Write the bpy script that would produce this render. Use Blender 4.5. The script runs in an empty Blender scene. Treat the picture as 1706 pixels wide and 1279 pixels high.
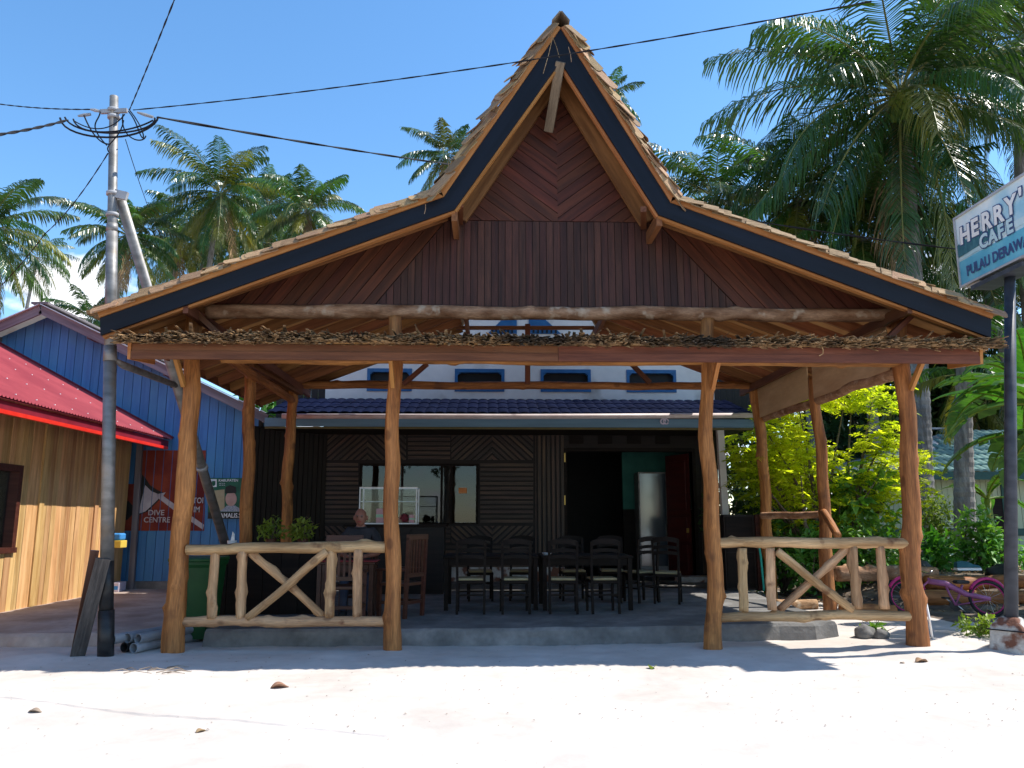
import bpy, bmesh, math, random
from mathutils import Matrix, Vector, noise

# ------------------------------------------------------------------ camera, sky, sun, exposure
scene = bpy.context.scene
col = scene.collection
R = math.radians
FPX, CAMZ = 1300.0, 1.5
PITCH = math.atan((866 - 639.5) / FPX)
YAW = math.atan(38 / FPX * math.cos(PITCH))
cam_data = bpy.data.cameras.new("camera")
cam_data.sensor_width = 36.0
cam_data.lens = 36.0 * FPX / 1706.0
cam_data.clip_start, cam_data.clip_end = 0.05, 2000
cam = bpy.data.objects.new("camera", cam_data)
cam.location = (0, 0, CAMZ)
cam.rotation_euler = (math.pi / 2 + PITCH, 0, -YAW)
col.objects.link(cam)
scene.camera = cam

SUN_TO = Vector((0.675, 0.055, 1.0)).normalized()      # towards the sun
world = bpy.data.worlds.new("World")
scene.world = world
world.use_nodes = True
wn = world.node_tree
wn.nodes.clear()
w_out = wn.nodes.new("ShaderNodeOutputWorld")
w_bg = wn.nodes.new("ShaderNodeBackground")
w_sky = wn.nodes.new("ShaderNodeTexSky")
w_sky.sky_type = 'NISHITA'
w_sky.sun_disc = False
w_sky.sun_elevation = math.asin(SUN_TO.z)
w_sky.sun_rotation = math.atan2(SUN_TO.x, SUN_TO.y)
w_sky.altitude = 0
w_sky.air_density = 1.0
w_sky.dust_density = 0.2
w_sky.ozone_density = 3.0
w_bg.inputs['Strength'].default_value = 0.15
# low cumulus all round the horizon
tc = wn.nodes.new("ShaderNodeTexCoord")
mp = wn.nodes.new("ShaderNodeMapping"); mp.inputs['Scale'].default_value = (5.0, 5.0, 9.0)
mp.inputs['Location'].default_value = (3.2, 8.8, 2.9)
nz = wn.nodes.new("ShaderNodeTexNoise"); nz.inputs['Scale'].default_value = 1.6
nz.inputs['Detail'].default_value = 7; nz.inputs['Roughness'].default_value = 0.52
sep = wn.nodes.new("ShaderNodeSeparateXYZ")
rng = wn.nodes.new("ShaderNodeMapRange")
rng.inputs['From Min'].default_value = 0.30; rng.inputs['From Max'].default_value = 0.40
rng.inputs['To Min'].default_value = 0.0; rng.inputs['To Max'].default_value = -0.34
addn = wn.nodes.new("ShaderNodeMath"); addn.operation = 'ADD'
ramp = wn.nodes.new("ShaderNodeValToRGB")
ramp.color_ramp.elements[0].position = 0.52; ramp.color_ramp.elements[1].position = 0.62
mix = wn.nodes.new("ShaderNodeMixRGB"); mix.inputs['Color2'].default_value = (5.4, 5.5, 5.7, 1)
wl = wn.links.new
wl(tc.outputs['Generated'], mp.inputs['Vector']); wl(mp.outputs[0], nz.inputs['Vector'])
wl(tc.outputs['Generated'], sep.inputs[0]); wl(sep.outputs['Z'], rng.inputs['Value'])
wl(nz.outputs['Fac'], addn.inputs[0]); wl(rng.outputs[0], addn.inputs[1])
wl(addn.outputs[0], ramp.inputs['Fac']); wl(ramp.outputs['Color'], mix.inputs['Fac'])
hsv = wn.nodes.new('ShaderNodeHueSaturation'); hsv.inputs['Saturation'].default_value = 1.17; hsv.inputs['Hue'].default_value = 0.496
wl(w_sky.outputs[0], hsv.inputs['Color']); wl(hsv.outputs[0], mix.inputs['Color1']); wl(mix.outputs[0], w_bg.inputs['Color'])
wl(w_bg.outputs[0], w_out.inputs['Surface'])

sun_data = bpy.data.lights.new("sun", 'SUN')
sun_data.energy = 4.0
sun_data.angle = R(0.5)
sun_data.color = (1.0, 0.955, 0.88)
sun = bpy.data.objects.new("sun", sun_data)
sun.rotation_euler = SUN_TO.to_track_quat('Z', 'Y').to_euler()
sun.location = (20, 2, 30)
col.objects.link(sun)

scene.view_settings.view_transform = 'Standard'
scene.view_settings.look = 'None'
scene.view_settings.gamma = 1.0
scene.view_settings.exposure = 0.85
scene.view_settings.use_curve_mapping = False
scene.render.engine = 'CYCLES'
scene.cycles.use_denoising = True
scene.cycles.max_bounces = 10
scene.cycles.diffuse_bounces = 6
scene.cycles.transparent_max_bounces = 12

# ------------------------------------------------------------------ measuring: image point + depth -> place
_fw = Vector((math.cos(PITCH) * math.sin(YAW), math.cos(PITCH) * math.cos(YAW), math.sin(PITCH)))
_rt = Vector((math.cos(YAW), -math.sin(YAW), 0))
_up = _rt.cross(_fw)
def ray(u, v): return _fw + _rt * ((u - 853) / FPX) + _up * ((639.5 - v) / FPX)
def P(u, v, Y):
    d = ray(u, v)
    return Vector((0, 0, CAMZ)) + d * (Y / d.y)
def G(u, v, z=0.0):
    d = ray(u, v)
    return Vector((0, 0, CAMZ)) + d * ((z - CAMZ) / d.z)

# ------------------------------------------------------------------ materials
MATS = {}
def mk(name, c1, c2=None, rough=0.7, var=0.0, hue=0.0, scale=6.0, stretch=(1, 1, 1), bump=0.0, metal=0.0,
       spec=0.3, detail=5.0, fine=0.0, spots=None, transl=0.0, coat=0.0, lo=0.35, hi=0.65, world_space=False, knot=None):
    """noise mix of two colours, per-object variation, optional fine grain, knots/stains, translucency"""
    m = bpy.data.materials.new(name); m.use_nodes = True
    nt = m.node_tree; n = nt.nodes; L = nt.links.new
    b = n['Principled BSDF']; out = n['Material Output']
    b.inputs['Roughness'].default_value = rough
    b.inputs['Metallic'].default_value = metal
    b.inputs['Specular IOR Level'].default_value = spec
    if coat: b.inputs['Coat Weight'].default_value = coat
    c2 = c2 or c1
    if world_space:
        g = n.new('ShaderNodeNewGeometry'); src = g.outputs['Position']
    else:
        t = n.new('ShaderNodeTexCoord'); src = t.outputs['Object']
    oi = n.new('ShaderNodeObjectInfo')
    ma = n.new('ShaderNodeMapping'); ma.inputs['Scale'].default_value = stretch
    if not world_space:
        sc = n.new('ShaderNodeVectorMath'); sc.operation = 'SCALE'
        cx = n.new('ShaderNodeCombineXYZ')
        L(oi.outputs['Random'], cx.inputs[0]); L(oi.outputs['Random'], cx.inputs[1]); L(oi.outputs['Random'], cx.inputs[2])
        L(cx.outputs[0], sc.inputs[0]); sc.inputs['Scale'].default_value = 37.0
        ad = n.new('ShaderNodeVectorMath'); ad.operation = 'ADD'
        L(src, ad.inputs[0]); L(sc.outputs[0], ad.inputs[1]); L(ad.outputs[0], ma.inputs['Vector'])
    else:
        L(src, ma.inputs['Vector'])
    nz = n.new('ShaderNodeTexNoise'); nz.inputs['Scale'].default_value = scale; nz.inputs['Detail'].default_value = detail
    L(ma.outputs[0], nz.inputs['Vector'])
    rp = n.new('ShaderNodeValToRGB')
    rp.color_ramp.elements[0].position = lo; rp.color_ramp.elements[1].position = hi
    rp.color_ramp.elements[0].color = (*c1, 1); rp.color_ramp.elements[1].color = (*c2, 1)
    L(nz.outputs['Fac'], rp.inputs['Fac'])
    cur = rp.outputs['Color']; hgt = nz.outputs['Fac']
    if fine:
        nf = n.new('ShaderNodeTexNoise'); nf.inputs['Scale'].default_value = scale * 7; nf.inputs['Detail'].default_value = 3
        L(ma.outputs[0], nf.inputs['Vector'])
        mr = n.new('ShaderNodeMapRange'); mr.inputs['From Min'].default_value = 0.3; mr.inputs['From Max'].default_value = 0.7
        mr.inputs['To Min'].default_value = 1 - fine; mr.inputs['To Max'].default_value = 1 + fine
        L(nf.outputs['Fac'], mr.inputs['Value'])
        mu = n.new('ShaderNodeVectorMath'); mu.operation = 'SCALE'
        L(cur, mu.inputs[0]); L(mr.outputs[0], mu.inputs['Scale']); cur = mu.outputs[0]
        av = n.new('ShaderNodeMath'); av.operation = 'ADD'
        L(nz.outputs['Fac'], av.inputs[0]); L(nf.outputs['Fac'], av.inputs[1]); hgt = av.outputs[0]
    if spots:
        scol, sscale, slo, shi = spots
        ns = n.new('ShaderNodeTexNoise'); ns.inputs['Scale'].default_value = sscale; ns.inputs['Detail'].default_value = 4
        L(src if world_space else ad.outputs[0], ns.inputs['Vector'])
        rs = n.new('ShaderNodeMapRange'); rs.inputs['From Min'].default_value = slo; rs.inputs['From Max'].default_value = shi
        L(ns.outputs['Fac'], rs.inputs['Value'])
        mx = n.new('ShaderNodeMixRGB'); mx.inputs['Color2'].default_value = (*scol, 1)
        L(rs.outputs[0], mx.inputs['Fac']); L(cur, mx.inputs['Color1']); cur = mx.outputs[0]
    if knot:
        vo = n.new('ShaderNodeTexVoronoi'); vo.inputs['Scale'].default_value = knot[0]; vo.inputs['Randomness'].default_value = 1
        mk_ = n.new('ShaderNodeMapping'); mk_.inputs['Scale'].default_value = (.62, 1, 1)
        L(ad.outputs[0], mk_.inputs['Vector']); L(mk_.outputs[0], vo.inputs['Vector'])
        rk_ = n.new('ShaderNodeMapRange'); rk_.inputs['From Min'].default_value = knot[1]; rk_.inputs['From Max'].default_value = knot[1] * 1.6
        rk_.inputs['To Min'].default_value = .55; rk_.inputs['To Max'].default_value = 0
        L(vo.outputs['Distance'], rk_.inputs['Value'])
        mx2 = n.new('ShaderNodeMixRGB'); mx2.inputs['Color2'].default_value = (c1[0] * .28, c1[1] * .22, c1[2] * .2, 1)
        L(rk_.outputs[0], mx2.inputs['Fac']); L(cur, mx2.inputs['Color1']); cur = mx2.outputs[0]
    if var or hue:
        hs = n.new('ShaderNodeHueSaturation')
        mv = n.new('ShaderNodeMapRange'); mv.inputs['To Min'].default_value = 1 - var; mv.inputs['To Max'].default_value = 1 + var
        L(oi.outputs['Random'], mv.inputs['Value']); L(mv.outputs[0], hs.inputs['Value'])
        if hue:
            wn_ = n.new('ShaderNodeTexWhiteNoise'); wn_.noise_dimensions = '1D'
            L(oi.outputs['Random'], wn_.inputs['W'])
            mh = n.new('ShaderNodeMapRange'); mh.inputs['To Min'].default_value = 0.5 - hue; mh.inputs['To Max'].default_value = 0.5 + hue
            L(wn_.outputs['Value'], mh.inputs['Value']); L(mh.outputs[0], hs.inputs['Hue'])
        L(cur, hs.inputs['Color']); cur = hs.outputs['Color']
    L(cur, b.inputs['Base Color'])
    if bump:
        bp = n.new('ShaderNodeBump'); bp.inputs['Strength'].default_value = bump; bp.inputs['Distance'].default_value = 0.02
        L(hgt, bp.inputs['Height']); L(bp.outputs[0], b.inputs['Normal'])
    if transl:
        tr = n.new('ShaderNodeBsdfTranslucent'); ms = n.new('ShaderNodeMixShader'); ms.inputs[0].default_value = transl
        br = n.new('ShaderNodeMixRGB'); br.blend_type = 'MULTIPLY'; br.inputs['Fac'].default_value = 1
        br.inputs['Color2'].default_value = (1.5, 1.6, 0.5, 1)
        L(cur, br.inputs['Color1']); L(br.outputs[0], tr.inputs['Color'])
        L(b.outputs[0], ms.inputs[1]); L(tr.outputs[0], ms.inputs[2]); L(ms.outputs[0], out.inputs['Surface'])
    MATS[name] = m
    return m
GR = (0.7, 9, 9)          # grain runs along local X
mk('log', (0.20, 0.068, 0.017), (0.42, 0.170, 0.052), 0.62, .10, .008, 2.6, (0.32, 4.2, 4.2), .45, fine=.3, spots=((.16, .06, .022), 3.2, .60, .74), knot=(3.4, .11))
mk('log_pale', (0.30, 0.165, 0.075), (0.57, 0.355, 0.185), 0.7, .10, .008, 2.6, (0.4, 4, 4), .4, fine=.22, spots=((.17, .075, .035), 5, .60, .72), knot=(4.8, .12))
mk('log_bark', (0.17, 0.075, 0.03), (0.42, 0.24, 0.13), 0.8, .1, .01, 4, (0.8, 2.2, 2.2), .5, fine=.2, spots=((.50, .36, .24), 6, .58, .70))
mk('plank_red', (0.050, 0.0135, 0.0062), (0.105, 0.0285, 0.0125), 0.55, .22, .006, 2.0, GR, .12, fine=.15)
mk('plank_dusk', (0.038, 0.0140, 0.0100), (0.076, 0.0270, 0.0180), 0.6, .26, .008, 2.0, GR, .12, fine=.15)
mk('navy_paint', (0.0055, 0.0068, 0.011), (0.008, 0.0105, 0.018), 0.5, .05, 0, 1.2, GR, .05, spec=.2)
mk('trim_orange', (0.33, 0.125, 0.034), (0.48, 0.21, 0.065), 0.6, .12, .01, 2, GR, .1, fine=.1)
mk('beam_wood', (0.105, 0.034, 0.015), (0.175, 0.062, 0.028), 0.55, .08, .01, 1.6, GR, .12, fine=.14)
mk('rafter_wood', (0.15, 0.058, 0.02), (0.27, 0.115, 0.042), 0.65, .18, .012, 2, GR, .1, fine=.12)
mk('plywood', (0.36, 0.175, 0.06), (0.50, 0.27, 0.105), 0.7, .06, .006, 1.3, (0.8, 3, 3), .05, fine=.06)
mk('ply_pale', (0.46, 0.28, 0.14), (0.58, 0.38, 0.21), 0.7, .06, .006, 1.3, (0.8, 3, 3), .05, fine=.06)
mk('shingle', (0.20, 0.115, 0.055), (0.44, 0.28, 0.15), 0.8, .35, .014, 3, (1.2, 10, 10), .3, fine=.25)
mk('flake', (0.065, 0.037, 0.019), (0.38, 0.235, 0.115), 0.85, 0, 0, 9, (1, 1, 1), .2, lo=.38, hi=.62, world_space=True, spots=((.045, .032, .022), .55, .53, .66))
mk('old_plank', (0.05, 0.043, 0.040), (0.105, 0.09, 0.08), 0.8, .1, 0, 3, GR, .3, fine=.25)
mk('weathered', (0.13, 0.095, 0.065), (0.23, 0.17, 0.115), 0.8, .1, 0, 3, GR, .3, fine=.25)
mk('wall_orange', (0.46, 0.245, 0.095), (0.66, 0.40, 0.185), 0.5, .20, .012, 1.6, GR, .08, fine=.1)
mk('blue_board', (0.052, 0.172, 0.375), (0.068, 0.215, 0.44), 0.6, .08, .004, 1.2, GR, .1, fine=.06, spots=((.075, .24, .42), 1.0, .48, .72))
mk('mural_red', (0.21, 0.030, 0.014), (0.30, 0.050, 0.022), 0.65, 0, 0, 2, (1, 1, 1), .05, spots=((.14, .012, .012), 1.1, .45, .6))
mk('mural_black', (0.016, 0.016, 0.014), (0.03, 0.03, 0.026), 0.7)
mk('mural_white', (0.44, 0.38, 0.40), (0.55, 0.50, 0.50), 0.7)
mk('red_metal', (0.29, 0.040, 0.046), (0.37, 0.060, 0.064), 0.38, .03, 0, 1.3, (1, 1, 1), .03, spec=.5, fine=.05)
mk('red_paint', (0.62, 0.022, 0.012), (0.70, 0.035, 0.018), 0.4)
mk('maroon', (0.16, 0.01, 0.02), (0.2, 0.015, 0.03), 0.5)
mk('purple_wood', (0.13, 0.112, 0.118), (0.22, 0.195, 0.20), 0.7, .05, 0, 1.5, GR, .1)
mk('zinc', (0.52, 0.50, 0.49), (0.66, 0.65, 0.64), 0.45, 0, 0, 1.2, (1, 1, 1), .05, metal=.4, spots=((.30, .13, .06), 1.6, .58, .75))
mk('steel', (0.16, 0.157, 0.15), (0.27, 0.262, 0.255), 0.55, .05, 0, 5, (0.5, 2, 2), .05, metal=.5, spots=((.26, .21, .16), 3.5, .56, .8))
mk('black_paint', (0.012, 0.012, 0.013), (0.03, 0.03, 0.03), 0.4, 0, 0, 6, (0.5, 2, 2), .05)
mk('cable', (0.010, 0.010, 0.013), (0.016, 0.016, 0.02), 0.7, spec=.15)
mk('clamp_grey', (0.26, 0.26, 0.27), (0.36, 0.36, 0.37), 0.55)
mk('white_wall', (0.58, 0.545, 0.50), (0.66, 0.625, 0.58), 0.85, 0, 0, .9, (1, 1, 1), .05, fine=.04, spots=((.30, .26, .22), 1.1, .62, .8))
mk('frame_blue', (0.018, 0.09, 0.21), (0.024, 0.115, 0.26), 0.5)
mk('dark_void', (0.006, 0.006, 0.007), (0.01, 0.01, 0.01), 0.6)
mk('navy_roof', (0.0028, 0.005, 0.019), (0.0045, 0.008, 0.029), 0.75, .1, 0, 2, (1, 1, 1), .05, spec=.04)
mk('pvc_white', (0.56, 0.47, 0.46), (0.66, 0.58, 0.57), 0.45)
mk('pvc_grey', (0.22, 0.225, 0.24), (0.30, 0.305, 0.32), 0.45, .1)
mk('fascia_blue', (0.11, 0.20, 0.28), (0.14, 0.25, 0.34), 0.55, 0, 0, 1.2, GR, .05)
mk('olive_trim', (0.10, 0.085, 0.03), (0.14, 0.11, 0.04), 0.6)
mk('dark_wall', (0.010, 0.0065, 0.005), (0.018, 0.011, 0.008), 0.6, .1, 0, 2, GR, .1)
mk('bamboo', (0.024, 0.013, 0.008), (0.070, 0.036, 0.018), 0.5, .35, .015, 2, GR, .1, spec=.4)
mk('teal_wall', (0.02, 0.115, 0.09), (0.028, 0.14, 0.11), 0.7)
mk('red_door', (0.045, 0.008, 0.007), (0.07, 0.012, 0.010), 0.45, .1, 0, 1.5, GR, .1)
mk('dark_wood', (0.007, 0.0048, 0.0038), (0.015, 0.0095, 0.007), 0.6, .15, .01, 2, GR, .08, spec=.12)
mk('chair_brown', (0.050, 0.016, 0.009), (0.085, 0.030, 0.017), 0.42, .1, .01, 2, GR, .08, spec=.4)
mk('seat_cream', (0.26, 0.22, 0.12), (0.32, 0.27, 0.15), 0.6)
mk('concrete', (0.12, 0.117, 0.112), (0.23, 0.22, 0.21), 0.9, 0, 0, 2.2, (1, 1, 1), .45, fine=.12, world_space=True, spots=((.12, .115, .11), 1.2, .5, .72))
mk('terrace', (0.34, 0.27, 0.235), (0.46, 0.385, 0.34), 0.9, 0, 0, 1.6, (1, 1, 1), .2, fine=.1, world_space=True, spots=((.24, .18, .15), 1.1, .52, .75))
mk('block_concrete', (0.36, 0.34, 0.31), (0.55, 0.53, 0.49), 0.9, 0, 0, 5, (1, 1, 1), .5, fine=.1, spots=((.16, .07, .045), 4.5, .50, .60))
mk('sand', (0.49, 0.437, 0.390), (0.60, 0.548, 0.50), 0.95, 0, 0, .9, (1, 1, 1), .35, spec=.15, fine=.06, world_space=True, spots=((.44, .395, .355), .55, .5, .8))
mk('soil', (0.085, 0.064, 0.048), (0.23, 0.185, 0.148), 0.95, 0, 0, 2.2, (1, 1, 1), .6, spec=.1, fine=.2, world_space=True)
mk('palm_leaf', (0.020, 0.055, 0.012), (0.055, 0.112, 0.022), 0.32, .30, .02, .7, (1, 1, 1), 0, spec=.6, transl=.28)
mk('palm_leaf_old', (0.085, 0.105, 0.012), (0.18, 0.17, 0.020), 0.4, .2, .02, .7, (1, 1, 1), 0, spec=.5, transl=.25)
mk('palm_dead', (0.20, 0.12, 0.055), (0.32, 0.21, 0.11), 0.8, .2, 0, 2)
mk('rachis', (0.12, 0.135, 0.03), (0.24, 0.22, 0.06), 0.45, .1, .01, 1.5, spec=.4)
mk('palm_trunk', (0.13, 0.115, 0.10), (0.27, 0.245, 0.215), 0.9, .08, 0, 2.5, (5, .7, .7), .6, fine=.2)
mk('coconut', (0.075, 0.13, 0.018), (0.15, 0.21, 0.03), 0.45, .15, .02, 3)
mk('leaf_yellow', (0.29, 0.355, 0.022), (0.60, 0.59, 0.045), 0.5, 0, 0, .9, (1, 1, 1), 0, transl=.68, world_space=True)
mk('leaf_green', (0.055, 0.165, 0.022), (0.15, 0.32, 0.045), 0.42, .18, .015, 1.6, (1, 1, 1), 0, spec=.45, transl=.3)
mk('leaf_lime', (0.13, 0.20, 0.022), (0.26, 0.32, 0.045), 0.45, .15, .015, 1.6, (1, 1, 1), 0, transl=.35)
mk('leaf_dark', (0.014, 0.040, 0.012), (0.035, 0.075, 0.02), 0.5, .2, .02, 1.2, (1, 1, 1), 0, transl=.15)
mk('banana_leaf', (0.028, 0.095, 0.014), (0.065, 0.155, 0.024), 0.35, .2, .015, 1.2, (1, 14, 1), .1, spec=.5, transl=.38)
mk('bark', (0.075, 0.055, 0.04), (0.16, 0.125, 0.095), 0.9, .1, 0, 4, (.6, 3, 3), .5)
mk('green_tile', (0.085, 0.17, 0.155), (0.13, 0.235, 0.215), 0.5, .06, 0, 1.5)
mk('green_trim', (0.010, 0.055, 0.045), (0.014, 0.075, 0.06), 0.5)
mk('pale_green', (0.36, 0.42, 0.27), (0.44, 0.49, 0.33), 0.7, .03, 0, 1.5)
mk('bin_green', (0.008, 0.060, 0.015), (0.012, 0.078, 0.02), 0.45)
mk('pink_paint', (0.27, 0.085, 0.19), (0.34, 0.115, 0.25), 0.4, .05)
mk('hot_pink', (0.36, 0.015, 0.12), (0.42, 0.022, 0.15), 0.45)
mk('rubber', (0.014, 0.014, 0.015), (0.03, 0.03, 0.03), 0.75)
mk('chrome', (0.5, 0.5, 0.5), (0.6, 0.6, 0.6), 0.3, metal=.9)
mk('skin', (0.20, 0.082, 0.053), (0.27, 0.118, 0.08), 0.5, 0, 0, 9)
mk('polo', (0.018, 0.018, 0.022), (0.03, 0.03, 0.036), 0.85)
mk('denim', (0.03, 0.04, 0.07), (0.05, 0.06, 0.09), 0.9)
mk('hair_grey', (0.10, 0.085, 0.075), (0.15, 0.13, 0.12), 0.8)
mk('eye_white', (0.5, 0.48, 0.46))
mk('poster_green', (0.012, 0.10, 0.055), (0.02, 0.15, 0.085), 0.4)
mk('poster_tan', (0.42, 0.34, 0.20), (0.5, 0.41, 0.26), 0.4)
mk('poster_black', (0.012, 0.012, 0.012), (0.02, 0.02, 0.02), 0.4)
mk('poster_skin', (0.50, 0.30, 0.25), (0.60, 0.38, 0.32), 0.4)
mk('poster_shirt', (0.20, 0.24, 0.32), (0.46, 0.48, 0.52), 0.4, 0, 0, 40)
mk('print_white', (0.80, 0.80, 0.79), (0.86, 0.86, 0.85), 0.5)
mk('sign_sky', (0.32, 0.60, 0.74), (0.80, 0.88, 0.90), 0.32, 0, 0, 1.9, (1, 1, 1), 0)
mk('sign_sea', (0.07, 0.38, 0.56), (0.18, 0.54, 0.68), 0.32, 0, 0, 2.5)
mk('sign_pale', (0.42, 0.64, 0.70), (0.58, 0.74, 0.78), 0.32)
mk('sign_trees', (0.02, 0.11, 0.15), (0.05, 0.18, 0.22), 0.32, 0, 0, 9)
mk('sign_navy', (0.03, 0.055, 0.17), (0.045, 0.08, 0.22), 0.35)
mk('sign_frame', (0.40, 0.40, 0.42), (0.52, 0.52, 0.53), 0.4, metal=.3)
mk('sign_steel', (0.030, 0.034, 0.045), (0.055, 0.06, 0.075), 0.5, .05, 0, 5, (.5, 2, 2), .05)
mk('blue_plastic', (0.05, 0.25, 0.6)); mk('yellow_plastic', (0.7, 0.5, 0.08)); mk('teal_plastic', (0.02, 0.3, 0.24))
mk('carton', (0.55, 0.5, 0.62), (0.65, 0.6, 0.7))
mk('pink_card', (0.6, 0.2, 0.3)); mk('mint_card', (0.25, 0.5, 0.35)); mk('cake_red', (0.28, 0.03, 0.04))
mk('orange_card', (0.62, 0.24, 0.08))
mk('sea_water', (0.02, 0.09, 0.13), (0.03, 0.12, 0.16), 0.15, 0, 0, .3, (1, 1, 1), .3, spec=.5, world_space=True)
mk('dry_leaf', (0.30, 0.17, 0.09), (0.45, 0.28, 0.17), 0.8, .3, .02, 8)
mk('twig', (0.22, 0.17, 0.13), (0.36, 0.29, 0.23), 0.9, .2)
mk('ball_blue', (0.02, 0.10, 0.13)); mk('brass', (0.45, 0.30, 0.07), (0.5, 0.34, 0.1), 0.4, metal=.6)
mk('ceramic', (0.55, 0.58, 0.62), (0.6, 0.63, 0.66), 0.3)
mk('cloth_red', (0.28, 0.03, 0.035), (0.34, 0.05, 0.05), 0.8)

def glass(name, tint, refl, base=None, rough=.02):
    m = bpy.data.materials.new(name); m.use_nodes = True
    nt = m.node_tree; n = nt.nodes; L = nt.links.new
    for x in list(n): n.remove(x)
    o = n.new('ShaderNodeOutputMaterial'); gl = n.new('ShaderNodeBsdfGlossy'); gl.inputs['Roughness'].default_value = rough
    gl.inputs['Color'].default_value = (.92, .96, 1, 1)
    if base: t = n.new('ShaderNodeBsdfDiffuse'); t.inputs['Color'].default_value = (*base, 1)
    else: t = n.new('ShaderNodeBsdfTransparent'); t.inputs['Color'].default_value = (*tint, 1)
    lw = n.new('ShaderNodeLayerWeight'); lw.inputs['Blend'].default_value = .25
    mr = n.new('ShaderNodeMapRange'); mr.inputs['To Min'].default_value = refl; mr.inputs['To Max'].default_value = .8
    ms = n.new('ShaderNodeMixShader')
    L(lw.outputs['Fresnel'], mr.inputs['Value']); L(mr.outputs[0], ms.inputs[0])
    L(t.outputs[0], ms.inputs[1]); L(gl.outputs[0], ms.inputs[2]); L(ms.outputs[0], o.inputs['Surface'])
    MATS[name] = m
glass('window_glass', (.4, .45, .47), .025)
glass('fridge_glass', (1, 1, 1), .10, base=(.05, .065, .08), rough=.10)
glass('case_glass', (.9, .95, .97), .0)

# ------------------------------------------------------------------ builders
I4 = Matrix.Identity(4)
WM = {}                                   # world matrix of every object built here
def M(name): return MATS[name] if name else None
def place(o, parent, mw):
    col.objects.link(o)
    if parent is not None:
        o.parent = parent
        o.matrix_parent_inverse = WM[parent.name].inverted()
    o.matrix_basis = mw
    WM[o.name] = mw.copy()
    return o
def tag(o, label=None, cat=None, group=None, kind=None):
    if label: o['label'] = label
    if cat: o['category'] = cat
    if group: o['group'] = group
    if kind: o['kind'] = kind
    return o
def empty(name, loc=(0, 0, 0), label=None, cat=None, group=None, parent=None, rotz=0):
    o = bpy.data.objects.new(name, None); o.empty_display_size = .1
    place(o, parent, Matrix.Translation(Vector(loc)) @ Matrix.Rotation(rotz, 4, 'Z'))
    return tag(o, label, cat, group)
def mesh_of(verts, faces, mat, smooth=False, name='mesh'):
    me = bpy.data.meshes.new(name)
    me.from_pydata([tuple(v) for v in verts], [], faces)
    if mat: me.materials.append(M(mat))
    if smooth: me.polygons.foreach_set('use_smooth', [True] * len(me.polygons))
    me.update()
    return me
def new(name, verts, faces, mat, parent=None, mw=I4, smooth=False):
    o = bpy.data.objects.new(name, mesh_of(verts, faces, mat, smooth, name))
    return place(o, parent, mw)
BOXF = [(0, 3, 2, 1), (4, 5, 6, 7), (0, 1, 5, 4), (1, 2, 6, 5), (2, 3, 7, 6), (3, 0, 4, 7)]
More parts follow.
